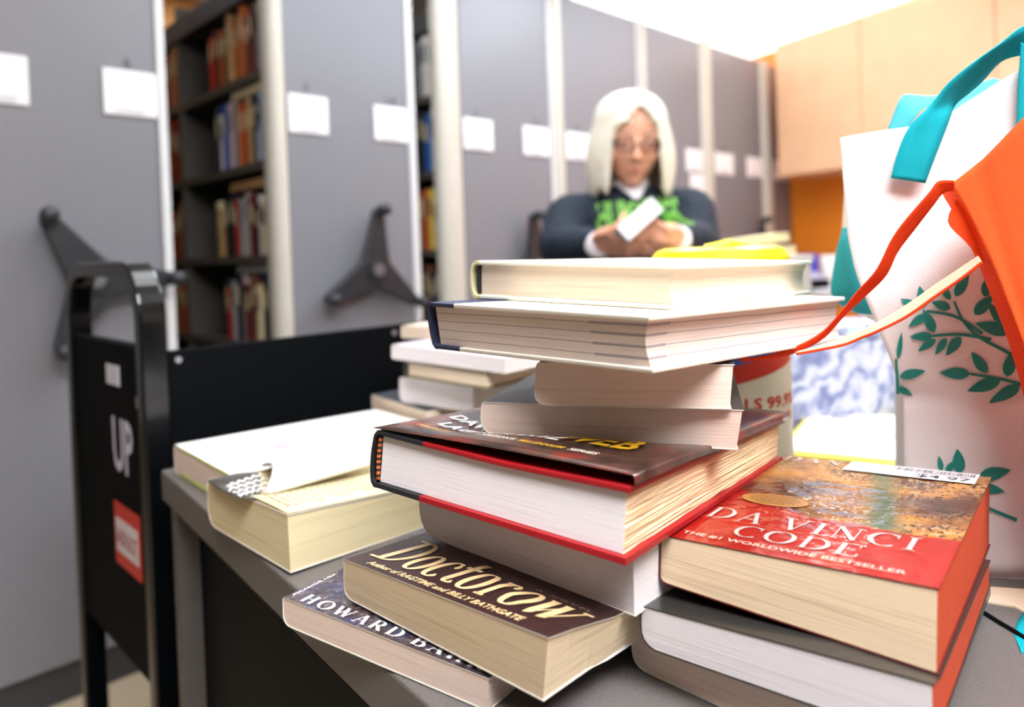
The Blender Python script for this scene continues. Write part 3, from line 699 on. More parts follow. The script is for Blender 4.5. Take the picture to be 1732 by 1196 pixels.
m_hband.node_tree.links.new(m_hband.node_tree.nodes.new('ShaderNodeTexCoord').outputs['Object'], hw_.inputs[0])
PG_D = M_pages('pages_deckled', 'e9cda6', 'bd8550', 260, .7)
r, f, top = hardcover('B5', 'hardcover_book', 'thick hardcover with red boards, black spine and dark lettered jacket, middle of the stack', [PG_W, PG_D], m_red, m_blkcl, .235, gap=.0036, fore='deckle', hb=m_hband, bulge=.0028)
w, d, t = BK['B5'][6:9]
jo = []
for k in range(25): jo.append((k / 24 * (w + .0012) - .0004, 0.0))
G = []
for j in range(15):
    b = -.0004 + (d + .0008) * j / 14; row = []
    for a, _ in jo: row.append(top(a, b, .0010 + .0009 * math.sin(PI * a / w) * (1 - j / 14)))
    for k in range(1, 7): q = k / 6; row.append(top(w + .0010 + .0010 * math.sin(q * PI / 2), b, .0010 * (1 - q)) + Vector((0, 0, -.0032 * q ** 1.4)))
    G.append(row)
o = MB().grid(G).build('dust_jacket', m_jacket, r, True); solid(o, .00035, 1)
jk = lambda a, b: top(a, b, .0023 + .0009 * math.sin(PI * a / w))
lettering('author_lettering', font_text('LAGERCRANTZ', .1, .03), lambda x, y: jk(.019 + x, .0345 + y), .090, .0115, m_white_ink, r)
lettering('first_name_lettering', font_text('DAVID', .1, .03), lambda x, y: jk(.012 + x, .053 + y), .040, .0115, m_white_ink, r)
for i, (tx, a, b, mm) in enumerate((('CONTINUING', .0155, .030, m_yel_ink), ("STIEG LARSSON'S", .0480, .042, m_cream_ink), ('MILLENNIUM', .0925, .029, m_yel_ink), ('SERIES', .1245, .0175, m_cream_ink))):
    lettering('series_lettering', font_text(tx, .2, .02), lambda x, y, a=a: jk(a + x, .0185 + y), b, .0046, mm, r)
lettering('title_lettering', font_text('WEB', 0, .04), lambda x, y: jk(.098 + x, .040 + y), .052, .026, m_yel_ink, r)

r, f, top = paperback('B4', 'paperback_book', 'dark covered paperback resting on the dark jacket of the red hardcover', PG_P, m_dkgrey, .06, .55)
paperback('B3', 'paperback_book', 'small thick paperback under the striped page hardcover', PG_P, M('cover_dark_violet', '2e2a33', .35), .1, .3)
# striped page block of the large pale hardcover
def striped():
    t = NT('pages_with_plate_stripes'); tc = t.n('ShaderNodeTexCoord'); sp = t.n('ShaderNodeSeparateXYZ'); t.l(tc.outputs['Object'], sp.inputs[0])
    f = t.noise(t.coord((6, 6, 600)), 3, 3); c = t.ramp(f, [(.3, 'd6c3ba'), (.5, 'e6d4c8')])
    wob = t.math('MULTIPLY', t.math('SUBTRACT', t.noise(t.coord((1, 1, .1)), 22, 1), .5), .0009)
    zz = t.math('ADD', sp.outputs[2], wob); msk = None
    for z in (.0068, .0125, .0182, .0232):
        dz = t.math('ABSOLUTE', t.math('SUBTRACT', zz, z)); m1 = t.math('LESS_THAN', dz, .00024)
        m2 = t.math('MULTIPLY', t.math('LESS_THAN', t.math('ABSOLUTE', t.math('SUBTRACT', dz, .0002)), .0005), t.math('MULTIPLY', t.math('GREATER_THAN', sp.outputs[0], .047), t.math('LESS_THAN', sp.outputs[1], -.1)))
        s = t.math('MAXIMUM', m1, m2); msk = s if msk is None else t.math('MAXIMUM', msk, s)
    c = t.mix(t.math('MULTIPLY', msk, .8), c, '8f858c'); t.bump(f, .2, .0005); return t.fin(c, .85, spec=.15)
m_creamb = M('board_cream', 'ece5d8', .55, var=.02); m_navycl = M('cloth_navy', '2c3350', .65, var=.15, vs=300)
hardcover('B2', 'hardcover_book', 'large cream hardcover with navy spine and grey stripes across its page edges', striped(), m_creamb, m_navycl, .16, fore='concave', bulge=.002)
m_paleb = M('board_pale_ivory', 'efecdc', .5, var=.02); m_yelsp = M('spine_pale_yellow', 'd9d2a4', .5)
hardcover('B1', 'hardcover_book', 'ivory hardcover with pale yellow spine on top of the central stack', PG_C, m_paleb, m_yelsp, .05, fore='concave', bulge=.003, hb=M('headband_black', '17171a', .8), pagein=.0062)

# --- right stack
m_orangeedge = M('edge_orange_bounce_light', 'bd431d', .7, var=.05, vs=60)  # orange light bounced from the bag, painted into the fore-edge colour
m_blackcov = M('cover_black', '2a2927', .35, coat=.3, coatr=.15)
paperback('B11', 'paperback_book', 'pinkish paged paperback at the very bottom of the right hand stack', PG_P, M('cover_dark_teal', '1e3a3c', .4), .1, .35)
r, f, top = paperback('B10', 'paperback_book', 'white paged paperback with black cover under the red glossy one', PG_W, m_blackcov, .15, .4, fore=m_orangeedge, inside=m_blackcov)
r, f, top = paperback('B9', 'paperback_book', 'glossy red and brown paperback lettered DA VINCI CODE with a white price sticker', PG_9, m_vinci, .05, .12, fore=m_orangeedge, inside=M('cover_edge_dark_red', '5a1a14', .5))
lettering('title_lettering', stroke_text('DA VINCI', .13, .10), lambda x, y: top(.0065 + x, .0375 + y, .0006), .104, .0185, m_silver, r)
lettering('title_lettering', stroke_text('CODE', .13, .10), lambda x, y: top(.0300 + x, .0165 + y, .0006), .0600, .0165, m_silver, r)
lettering('tagline_lettering', font_text('THE #1 WORLDWIDE BESTSELLER', 0, .015), lambda x, y: top(.0085 + x, .0070 + y, .0006), .103, .0042, M('ink_pale_red', 'e9b3a4', .4), r)
lettering('author_lettering', stroke_text('DAN BROWN', .16, .2), lambda x, y: top(.0035 + x, .1765 + y, .0006), .116, .0125, m_silver, r)
for y0, y1 in ((.0360, .0364), (.0605, .0609)): 
    G = [[top(.006 + .108 * k / 12, yy, .0005) for k in range(13)] for yy in (y0, y1)]; MB().grid(G).build('gilt_rule', M('ink_orange_line', 'd8512c', .4), r)
ov = [(.030 + .019 * math.cos(2 * PI * k / 32), .083 + .011 * math.sin(2 * PI * k / 32)) for k in range(32)]
q = mesh('praise_oval', [top(a, b, .0005) for a, b in ov], [tuple(range(32))], M('oval_ochre', '9c6a33', .4), r)
for i, sx in enumerate((.020, .026, .028, .024, .016)):
    lettering('praise_lettering', font_text('BLOCKBUSTER PERFECTION', 0, .01), lambda x, y, i=i, sx=sx: top(.030 - sx / 2 + x, .0895 - i * .0036 + y, .0008), sx, .0017, M('ink_dark', '1b1310', .5), q)
# price sticker
def stk(x, y, e=.0009): return top(.0455 + x * .9985 + y * .02, .1668 + y + x * .0, e)
G = [[stk(.0735 * k / 10, .0235 * j / 4) for k in range(11)] for j in range(5)]
st = MB().grid(G).build('price_sticker', M('sticker_white', 'efe9ef', .3, var=.01), r); solid(st, .0002, 1)
lettering('price_lettering', font_text('$4.97', 0, .02), lambda x, y: stk(.042 + x, .0022 + y, .0012), .029, .0078, M('ink_black', '1a1a1c', .5), st)
mb = MB(); x = .028; random.seed(3)
while x < .0715:
    w_ = random.choice((.0003, .0005, .0008)); V = [stk(x, .0135, .0012), stk(x + w_, .0135, .0012), stk(x + w_, .0205, .0012), stk(x, .0205, .0012)]; mb.add(V, [(0, 1, 2, 3)]); x += w_ + random.choice((.0004, .0006, .0009))
mb.build('barcode', M('ink_black', '1a1a1c', .5), st)
lettering('small_print', font_text('MASS MKT FICTION', 0, .01), lambda x, y: stk(.040 + x, .0110 + y, .0012), .028, .0019, M('ink_black', '1a1a1c', .5), st)

# --- left pair
def floral(t):
    co = t.coord((1, 1, 1)); v = t.noise(co, 26, 3, .6); g = t.noise(t.coord((1, 1, 1), (2, 5, 0)), 30, 3, .6)
    tc = t.n('ShaderNodeTexCoord'); gr = t.n('ShaderNodeVectorMath', operation='DISTANCE'); t.l(tc.outputs['Object'], gr.inputs[0]); gr.inputs[1].default_value = (.01, -.015, .029)
    fall = t.ramp(gr.outputs['Value'], [(.045, (1, 1, 1)), (.075, (0, 0, 0))])
    c = t.mix(t.math('MULTIPLY', t.ramp(v, [(.5, (0, 0, 0)), (.56, (1, 1, 1))]), fall), 'f4f2ee', 'd9a8b4')
    return t.mix(t.math('MULTIPLY', t.ramp(g, [(.56, (0, 0, 0)), (.62, (.8, .8, .8))]), fall), c, 'c9cf86')
m_floral = cover_mat('cover_white_floral', floral, .45, .1)
r, f, top = paperback('B12', 'paperback_book', 'white covered book with faint pink flower print and a lime line, left edge of table', PG_P, m_floral, .25, .2)
w, d, t = BK['B12'][6:9]; Mi = bmat('B12').inverted()
ll = M('edge_lime', 'cfdc5a', .5); lb = MB()
for z0, z1 in ((t - .0022, t - .0007), (.0009, .0035)):
    V = [f(x, -d / 2 - .0002, z) for x in (-w / 2 + .02, w / 2 - .002) for z in (z0, z1)]; lb.add(V, [(0, 1, 3, 2)])
o = lb.build('lime_edge_line', ll, r); solid(o, .0003)
# its cover runs on past the pages and curls down at the free edge
U = [(462, 786), (480, 780), (520, 771), (560, 761), (600, 750), (640, 738)]; Lo = [(446, 838), (470, 834), (515, 820), (565, 806), (612, 792), (650, 782)]
G = []
for (ux, uy), (lx, ly) in zip(U, Lo):
    a = atz(ux, uy, .789); b = atz(lx, ly, .7690); row = []
    for k in range(9):
        q = k / 8; p_ = a.lerp(b, q); bl = math.sin(PI * q) * .006; row.append(Mi @ (p_ + Vector((.55, -.6, .5)).normalized() * bl))
    G.append(row)
lead = []
for i, g in enumerate(G):
    e = f(w / 2, -d / 2 + d * (.10 + .62 * i / (len(G) - 1)), t) + Vector((-.004, 0, .0003)); lead.append([e, e.lerp(g[0], .33) + Vector((0, 0, .004)), e.lerp(g[0], .7) + Vector((0, 0, .003))])
o = MB().grid([lead[i] + G[i] for i in range(len(G))]).build('curling_cover_edge', M('cover_paper_white', 'efece6', .5, var=.01), r, True); subd(o, 1); solid(o, .0004)

def scriptcov(t):
    return t.ramp(t.noise(t.coord(), 40, 2), [(.3, '3f3d3b'), (.7, '55524c')])
r, f, top = paperback('B13', 'paperback_book', 'thick yellowed paperback with a white scripted grey cover, beside the white floral book', PG_Y, M('cover_cream_inner', 'ddd0ae', .6), .04, .35)
w, d, t = BK['B13'][6:9]
# printed first page, and a grey scripted cover strip at the back corner
G = [[top(a_ * w, .0005 + d * b_, .0006 + .0016 * math.sin(PI * a_)) for a_ in [k / 10 for k in range(11)]] for b_ in [k / 8 for k in range(9)]]
pgf = MB().grid(G).build('first_page', M('page_yellowed', 'd9cba2', .75, var=.03), r, True); solid(pgf, .0005, 1)
Mi13 = bmat('B13').inverted()
def on13(x, y, e=0.0):
    q = Mi13 @ atz(x, y, .7655); qq = top(min(max(q.x + w / 2, 0), w), min(max(q.y + d / 2, 0), d), 0)
    return Mi13 @ atz(x, y, (bmat('B13') @ qq).z + .0030 + e)
Ta = [(351, 812), (375, 806), (400, 800), (420, 798), (432, 798), (440, 799)]; Tb = [(362, 822), (384, 834), (402, 842), (420, 843), (432, 842), (441, 840)]
G = [[on13(a_[0] + (b_[0] - a_[0]) * k / 8, a_[1] + (b_[1] - a_[1]) * k / 8, .0012 * math.sin(PI * k / 8)) for k in range(9)] for a_, b_ in zip(Ta, Tb)]
o = MB().grid(G).build('grey_front_cover', cover_mat('cover_grey_script', scriptcov, .4, .2), r, True); solid(o, .0005, -1)
sc = MB()
for k, (x0_, y0_, x1_, y1_) in enumerate(((384, 822, 440, 803), (388, 828, 450, 809), (394, 834, 452, 817), (404, 838, 448, 826))):
    sc.tube([on13(x0_ + (x1_ - x0_) * q / 14, y0_ + (y1_ - y0_) * q / 14 + 2.4 * math.sin(q * 2.1 + k * 2), .0022) for q in range(15)], .0009, 5)
sc.build('white_script', m_white_ink, r)
ln = MB(); random.seed(5)
for i in range(14):
    b0 = .008 + i * .0062; x_ = .060
    while x_ < w - .016:
        wd2 = random.uniform(.006, .011); V = [top(x_ + u, b0 + v, .0020 + .0016 * math.sin(PI * (x_ + u) / w)) for u, v in ((0, 0), (wd2, 0), (wd2, .0012), (0, .0012))]; ln.add(V, [(0, 1, 2, 3)]); x_ += wd2 + .002
ln.build('printed_lines', M('ink_faint_brown', '9a8c6a', .7), pgf)

# --- rear stack
paperback('C6', 'paperback_book', 'book at the bottom of the rear stack, resting on the table', PG_T, m_dkgrey)
paperback('C5', 'paperback_book', 'dark grey covered book, lowest visible one of the blurred rear stack', PG_C, M('cover_slate', '3c3f48', .4), .1, .1)
paperback('C4', 'paperback_book', 'thick white paged paperback with round spine in the rear stack', PG_W, M('cover_black_violet', '3a3040', .4), .12, .3)
hardcover('C3', 'hardcover_book', 'small cream paged hardcover with dark spine in the rear stack', PG_C, M('board_olive', '6c6340', .5), M('cloth_brown_dark', '4a4640', .6), .04, bt=.0018)
paperback('C2', 'paperback_book', 'wide pale lilac book with red lower edge in the rear stack', PG_W, M('cover_lilac_red', 'd8c8d4', .4), .2, .2)
paperback('C1', 'paperback_book', 'cream book on top of the rear stack beside the striped hardcover', PG_C, M('cover_pale_cream', 'e6d8c0', .5), .2, .2)

# ------------------------------------------------------------------ wipes canister
def flat_ribbon(A, B, YA, YB, n=40):
    """two edge polylines (pixel coordinates seen from the camera) with their distances -> smooth 3-D ribbon rows"""
    def sm(P, Y):
        Q = [aty(x, y, yy) for (x, y), yy in zip(P, Y)]; out = []
        m = len(Q) - 1
        for i in range(n + 1):
            s = i / n * m; k = min(int(s), m - 1); u = s - k
            p0, p1, p2, p3 = Q[max(k - 1, 0)], Q[k], Q[k + 1], Q[min(k + 2, m)]
            out.append(.5 * ((2 * p1) + (p2 - p0) * u + (2 * p0 - 5 * p1 + 4 * p2 - p3) * u * u + (3 * p1 - p0 - 3 * p2 + p3) * u ** 3))
        return out
    a, b = sm(A, YA), sm(B, YB)
    return [[p.lerp(q, k / 4) for k in range(5)] for p, q in zip(a, b)]
cc = aty(1217, 500, .678); CR = .0605
can = empty('wipes_canister', loc=(cc.x, cc.y, TZ + .0002)); tag(can, 'white and yellow disinfecting wipes canister with yellow lid, behind the central stack', 'canister')
m_ywl = M('lid_yellow', 'f7e20e', .3, var=.02); m_lab = M('label_cream_white', 'f3ecd0', .4, var=.02); m_cred = M('label_stripe_red', 'dc3018', .4); m_cblu = M('label_blue', '2d5cae', .4)
MB().lathe([(.001, 0), (CR - .004, 0), (CR, .004), (CR, .188), (CR - .004, .194), (.001, .194)]).build('canister_body', M('canister_yellow', 'f0e27a', .35), can, True)
MB().lathe([(.001, .194), (CR + .0015, .194), (CR + .002, .214), (CR - .003, .221), (CR * .8, .224), (CR * .78, .2215), (.001, .2215)]).build('lid', m_ywl, can)
MB().tube([(-.02, -.03, .2225), (0, -.035, .2265), (.02, -.03, .2225)], .004, 8).build('lid_tab', m_ywl, can)
face = math.atan2(-cc.y, -cc.x)           # direction from the canister to where it faces
def wrap(deg, z, e=.0006):
    a = face + math.radians(deg); return Vector(((CR + e) * math.cos(a), (CR + e) * math.sin(a), z))
MB().grid([[wrap(a, z) for a in range(-100, 83, 6)] for z in (.012, .06, .12, .188)]).build('paper_label', m_lab, can)
MB().grid([[wrap(a, z + .0008 * a / 10 + .012 * (a / 70), .0010) for a in range(-20, 80, 5)] for z in (.103, .119)]).build('red_stripe', m_cred, can)
MB().grid([[wrap(a, z + .012 * (a / 70), .0009) for a in range(-20, 80, 5)] for z in (.119, .155)]).build('blue_band', m_cblu, can)
lettering('brand_lettering', font_text('DISINFECTING', .2, .03), lambda x, y: wrap(-15 + x / .0011, .128 + y + .012 * (x / .07), .0016), .092, .016, m_white_ink, can)
lettering('claim_lettering', font_text('KILLS 99.9%', 0, .035), lambda x, y: wrap(-6 + x * 860, .0835 + y, .0012), .095, .0100, m_cred, can)
lettering('claim_small_lettering', font_text('OF VIRUSES', 0, .03), lambda x, y: wrap(18 + x * 880, .0710 + y, .0012), .060, .0065, m_cred, can)

# ------------------------------------------------------------------ toile box, papers, folder on the table
def toile():
    t = NT('toile_blue_pattern'); co = t.coord((1.0, 1, .75), rot=(0, .5, 0)); nz = t.n('ShaderNodeTexNoise'); t.l(co, nz.inputs[0]); nz.inputs['Scale'].default_value = 30; nz.inputs['Detail'].default_value = 2
    mx = t.n('ShaderNodeVectorMath', operation='SCALE'); t.l(nz.outputs['Color'], mx.inputs[0]); mx.inputs['Scale'].default_value = .05
    ad = t.n('ShaderNodeVectorMath', operation='ADD'); t.l(co, ad.inputs[0]); t.l(mx.outputs[0], ad.inputs[1])
    wv = t.n('ShaderNodeTexWave', wave_type='RINGS'); t.l(ad.outputs[0], wv.inputs[0]); wv.inputs['Scale'].default_value = 20; wv.inputs['Distortion'].default_value = 3; wv.inputs['Detail'].default_value = 2
    f = t.math('ADD', t.math('MULTIPLY', wv.outputs['Fac'], .28), t.math('MULTIPLY', t.noise(co, 40, 3, .6), .85))
    return t.fin(t.ramp(f, [(.36, '6e7699'), (.50, '8e94b2'), (.60, 'a9acbe'), (.70, 'bbbdc8')]), .55, spec=.3)
P1 = atz(1329, 716, TZ); P2 = atz(1560, 716, TZ)
bx = empty('gift_box', Matrix.Translation((P1.x, P1.y + .005, TZ + .0002)) @ Matrix.Rotation(.03, 4, 'Z')); tag(bx, 'white box with blue toile pattern standing behind the papers', 'box')
o = MB().box(0, .19, 0, .10, 0, .100).build('box_body', toile(), bx); bevel(o, .002)
o = MB().box(-.0015, .1915, -.0015, .1015, .1005, .118).build('box_lid', toile(), bx); bevel(o, .002)
MB().box(.085, .105, -.0022, .1022, .1008, .1190).build('ribbon', M('ribbon_pale_blue', 'b9e2ea', .5), bx)
F1 = atz(1322, 772, TZ); F2 = atz(1527, 795, TZ); fd = (F2 - F1).normalized(); fa = math.atan2(fd.y, fd.x)
fo = MB().box(-.006, .20, 0, .235, 0, .0035).build('folder', M('folder_yellow', 'e2d64a', .5)); bevel(fo, .001); fo.matrix_world = Matrix.Translation((F1.x, F1.y, TZ + .0003)) @ Matrix.Rotation(fa, 4, 'Z'); tag(fo, 'yellow folder under the white papers on the table', 'folder')
m_pap = M('paper_white', 'f3f3f4', .6, var=.01); m_gpr = M('pale_grey_patch', 'a7a9b4', .6)
PP = [('white paper sheet directly on the yellow folder', .002, .012, .18, .200, .02, .0042), ('white leaflet with grey patches on top of the papers', .03, .045, .15, .14, -.10, .0052), ('white folded card lying nearest the toile box', .075, .10, .085, .09, .16, .0062)]
for i, (lb, x, y, w, d, a, z) in enumerate(PP):
    e = empty('paper_sheet' if i < 2 else 'folded_card', fo.matrix_world @ Matrix.Translation((x, y, z)) @ Matrix.Rotation(a, 4, 'Z')); tag(e, lb, 'paper')
    MB().box(0, w, 0, d, 0, .0007 if i < 2 else .004).build('sheet', m_pap, e)
    g = MB()
    if i < 2:
        for (u0, v0, u1, v1) in ((.1, .1, .35, .28), (.5, .15, .9, .3), (.15, .5, .5, .62), (.6, .55, .85, .8), (.1, .8, .45, .9)):
            g.add([Vector((w * u0 + .01 * v0, d * v0, .0009)), Vector((w * u1, d * v0 + .004, .0009)), Vector((w * u1 - .01, d * v1, .0009)), Vector((w * u0, d * v1 - .003, .0009))], [(0, 1, 2, 3)])
        g.build('grey_patch', m_gpr, e)  # pale grey patches laid over the white sheets

# ------------------------------------------------------------------ white tote bag with teal leaves
def nonwoven(name, col, dots=1400, rough=.8, trans=0.0, var=.03, bmp=.35):
    if name in MC: return MC[name]
    t = NT(name); co = t.coord((1, 1, 1), rot=(0, 0, .0)); vo = t.n('ShaderNodeTexVoronoi'); vo.inputs['Scale'].default_value = dots / 2.6; vo.inputs['Randomness'].default_value = .15; t.l(t.coord((1, .0, 1), rot=(0, .78, 0)), vo.inputs[0])
    c = lin(col); nz = t.noise(co, 25, 3)
    r = t.n('ShaderNodeValToRGB'); t.l(nz, r.inputs[0]); r.color_ramp.elements[0].color = tuple(v * (1 - var) for v in c[:3]) + (1,); r.color_ramp.elements[1].color = tuple(min(1, v * (1 + var)) for v in c[:3]) + (1,)
    t.bump(vo.outputs['Distance'], bmp, .0008)
    m = t.fin(r.outputs[0], rough, spec=.2)
    if trans:
        tr = t.n('ShaderNodeBsdfTranslucent'); t.l(r.outputs[0], tr.inputs[0]); mx = t.n('ShaderNodeMixShader'); mx.inputs[0].default_value = trans
        t.l(t.b.outputs[0], mx.inputs[1]); t.l(tr.outputs[0], mx.inputs[2]); t.l(mx.outputs[0], t.t.nodes['Material Output'].inputs[0])
    MC[name] = m; return m
m_tote = nonwoven('nonwoven_white', 'f4eeee', 1400, trans=.15); m_teal = nonwoven('strap_teal', '0fa5b2', 2600, trans=.15, var=.05); m_tealp = nonwoven('strap_teal_pale', '62cdd6', 2600, trans=.3)
m_org = nonwoven('nonwoven_orange', 'f2642c', 2400, trans=.30, var=.04); m_org2 = nonwoven('strap_orange', 'ee4a1c', 2600, trans=.25); m_leaf = M('leaf_print_teal', '17897f', .6, var=.05)
TA, TB = aty(1530, 900, .487), aty(1800, 900, .462); tdir = (TB - TA); tdir.z = 0; tdir.normalize(); tn = Vector((tdir.y, -tdir.x, 0))   # tn points to the viewer
def interp(T, y):
    for (y0, x0), (y1, x1) in zip(T, T[1:]):
        if y <= y1: q = (y - y0) / (y1 - y0); return x0 + (x1 - x0) * max(0, q)
    return T[-1][1]
LEFT = [(240, 1417), (330, 1423), (400, 1430), (450, 1441), (490, 1455), (545, 1478), (600, 1501), (640, 1517), (675, 1530), (1000, 1530)]
TOP = [(1400, 240), (1440, 232), (1500, 222), (1560, 214), (1620, 183), (1680, 145), (1732, 112), (1800, 88), (2100, 70)]
def tdisp(x, y):
    s = min(1, max(0, (675 - y) / 170)); s = s * s * (3 - 2 * s)
    crease = -.003 * math.exp(-((y - 672 - .05 * (x - 1530)) / 14) ** 2)
    return .010 * s + crease + .0035 * noise.noise(Vector((x * .006, y * .006, 1))) + .0012 * noise.noise(Vector((x * .02, y * .017, 5))) - .004 * max(0, math.sin((x - 1530 + .5 * (y - 240)) * .018)) * s
def tpt(x, y, e=0.0): return onplane(x, y, TA, tn) + tn * (tdisp(x, y) + e)
tote = empty('tote_bag', loc=(TA.x + .06, TA.y + .05, TZ)); tag(tote, 'white tote bag with teal leaf print and teal handles', 'bag'); TMi = Matrix.Translation(-tote.location)
def put(o): o.data.transform(TMi); return o
rows = []
NY_, NX_ = 60, 46
for j in range(NY_ + 1):
    row = []
    for i in range(NX_ + 1):
        u, v = i / NX_, j / NY_
        # bottom at table level
        yb = 966; xr = 1960
        yt = 240
        y = yb + (yt - yb) * v; x = interp(LEFT, y); x = x + (xr - x) * u
        if y < 420: y = 420 + (interp([(a, b) for a, b in TOP], x) - 420) * (420 - y) / (420 - yt)
        p_ = tpt(x, y)
        if v == 0 or p_.z < TZ + .0005: p_.z = TZ + .0005
        row.append(p_)
    rows.append(row)
o = put(MB().grid(rows).build('front_panel', m_tote, tote, True)); solid(o, .0006, 1)
back = [[p + tdir * (.030 + .05 * min(1, max(0, p.z - .84) / .15)) * (1 - min(1, k / 20)) - tn * (.165 + .010 * math.sin(k)) * (.55 + .45 * min(1, (CAMZ + .02 - p.z) / .1) if p.z > CAMZ - .08 else 1) for k, p in enumerate(r)] for r in rows]
put(MB().grid(back[::2]).build('back_panel', m_tote, tote, True))
BKL = [(240, 1432), (300, 1430), (390, 1424), (420, 1415), (460, 1408), (500, 1404), (522, 1428), (545, 1484), (610, 1512), (675, 1540), (1000, 1570)]
G = []
for j, r in enumerate(rows):
    p = r[0]; v = j / NY_; y = 966 + (240 - 966) * v
    q = onplane(interp(BKL, y), y, TA - tn * .165, tn)
    if q.z < TZ + .0005: q.z = TZ + .0005
    G.append([p.lerp(q, k / 6) + tdir * (.012 * math.sin(PI * k / 6)) * (1 if y > 620 or y < 390 else 0) for k in range(7)])
ka = [j for j in range(NY_ + 1) if 966 + (240 - 966) * j / NY_ > 528][-1]; kb = [j for j in range(NY_ + 1) if 966 + (240 - 966) * j / NY_ > 380][-1]
put(MB().grid(G[:ka + 1]).build('side_gusset', m_tote, tote, True)); put(MB().grid(G[kb:]).build('side_gusset', m_tote, tote, True))
put(MB().grid(G[ka:kb + 1]).build('teal_side_band', m_teal, tote, True))
b0, b1 = rows[0][0], rows[0][-1]
put(MB().add([b0, b1, b1 - tn * .165, b0 - tn * .165], [(0, 1, 2, 3)]).build('bag_bottom', m_tote, tote))
# handles
Y = lambda *a: list(a)
A1 = [(1507, 301), (1517, 263), (1532, 225), (1551, 200), (1576, 176), (1605, 140), (1649, 104), (1693, 73), (1732, 44), (1790, 30), (1850, 70)]
B1_ = [(1565, 310), (1579, 272), (1593, 236), (1607, 199), (1617, 176), (1636, 160), (1662, 137), (1693, 104), (1730, 93), (1765, 92), (1795, 110)]
o = put(MB().grid(flat_ribbon(A1, B1_, [.472, .47, .468, .466, .466, .462, .458, .452, .448, .446, .446], [.470, .468, .468, .47, .476, .478, .476, .468, .46, .456, .452])).build('handle', m_teal, tote, True)); solid(o, .0009)
o = put(MB().grid(flat_ribbon([(1727, 72), (1723, 140), (1720, 212), (1720, 240)], [(1795, 108), (1785, 150), (1780, 215), (1780, 240)], [.452, .452, .453, .455], [.45, .45, .452, .452])).build('handle', m_teal, tote, True)); solid(o, .0009)
A2 = [(1501, 218), (1511, 192), (1525, 163), (1545, 161), (1572, 163), (1605, 160), (1636, 160), (1662, 140), (1684, 133), (1704, 148)]
B2_ = [(1530, 233), (1543, 208), (1556, 190), (1570, 181), (1592, 184), (1614, 190), (1632, 186), (1660, 172), (1690, 160), (1712, 172)]
o = put(MB().grid(flat_ribbon(A2, B2_, [.57, .568, .566, .575, .585, .59, .585, .58, .58, .58], [.566, .562, .56, .565, .575, .58, .575, .57, .57, .57])).build('back_handle', m_tealp, tote, True)); solid(o, .0009)
# leaf sprigs printed on the front panel
def leaf(mb, x, y, L_, ang, wd=.42):
    """pointed leaf from base (x,y) going L_ pixels at ang degrees (0 right, 90 up)"""
    a = math.radians(ang); dx, dy = math.cos(a), -math.sin(a); px, py = -dy, dx; n = 12; c = []
    for k in range(n + 1): q = k / n; c.append((q, wd * .5 * math.sin(PI * q ** .78) ** .85 * (1 - .15 * q)))
    up = [(x + dx * L_ * q + px * L_ * w, y + dy * L_ * q + py * L_ * w) for q, w in c]; dn = [(x + dx * L_ * q - px * L_ * w, y + dy * L_ * q - py * L_ * w) for q, w in c]
    mid = [(x + dx * L_ * q, y + dy * L_ * q) for q, w in c]
    mb.grid([[tpt(*p, .0012) for p in up], [tpt(*p, .0012) for p in mid], [tpt(*p, .0012) for p in dn]])
def stem(mb, pts, w0=2.2, w1=3.0):
    n = 26; m = len(pts) - 1; out = []
    for i in range(n + 1):
        s = i / n * m; k = min(int(s), m - 1); u = s - k; P = [Vector(pts[max(k - 1, 0)]), Vector(pts[k]), Vector(pts[k + 1]), Vector(pts[min(k + 2, m)])]
        out.append(.5 * ((2 * P[1]) + (P[2] - P[0]) * u + (2 * P[0] - 5 * P[1] + 4 * P[2] - P[3]) * u * u + (3 * P[1] - P[0] - 3 * P[2] + P[3]) * u ** 3))
    r1 = []; r2 = []
    for i, p in enumerate(out):
        d = (out[min(i + 1, n)] - out[max(i - 1, 0)]).normalized(); w = (w0 + (w1 - w0) * i / n); r1.append(tpt(p.x - d.y * w, p.y + d.x * w, .0011)); r2.append(tpt(p.x + d.y * w, p.y - d.x * w, .0011))
    mb.grid([r1, r2])
def sprig(stems, leaves):
    mb = MB()
    for s in stems: stem(mb, s)
    for l in leaves: leaf(mb, *l)
    put(mb.build('leaf_print', m_leaf, tote))
sprig([[(1606, 508), (1622, 540), (1650, 568), (1700, 595), (1745, 625)], [(1560, 524), (1610, 534), (1655, 562)], [(1572, 566), (1620, 564), (1670, 572)]],
      [(1608, 500, 45, 62), (1600, 505, 32, 125), (1640, 530, 44, 48, .5), (1600, 520, 34, 160, .5), (1556, 518, 36, 100, .5), (1548, 521, 34, 150, .5), (1560, 530, 36, 215), (1575, 560, 44, 118), (1573, 567, 40, 180), (1578, 572, 36, 215), (1620, 568, 40, 235, .5), (1596, 570, 34, 240, .45), (1690, 545, 46, 130), (1700, 560, 60, 165), (1655, 500, 40, 75, .5)])
sprig([[(1640, 632), (1690, 640), (1750, 655)]], [(1640, 632, 52, 178), (1668, 630, 46, 128), (1700, 636, 46, 82, .5), (1690, 642, 58, 200), (1722, 650, 58, 215)])
sprig([[(1512, 605), (1516, 640), (1520, 668)]], [(1516, 605, 46, 85, .2), (1520, 636, 45, 12), (1518, 655, 32, -30, .4)])
sprig([[(1600, 830), (1650, 850), (1720, 880)]], [(1622, 800, 42, 95, .55), (1655, 806, 55, 12, .45), (1655, 822, 45, -12, .4), (1592, 796, 26, 100, .4), (1600, 800, 25, 60, .5)])
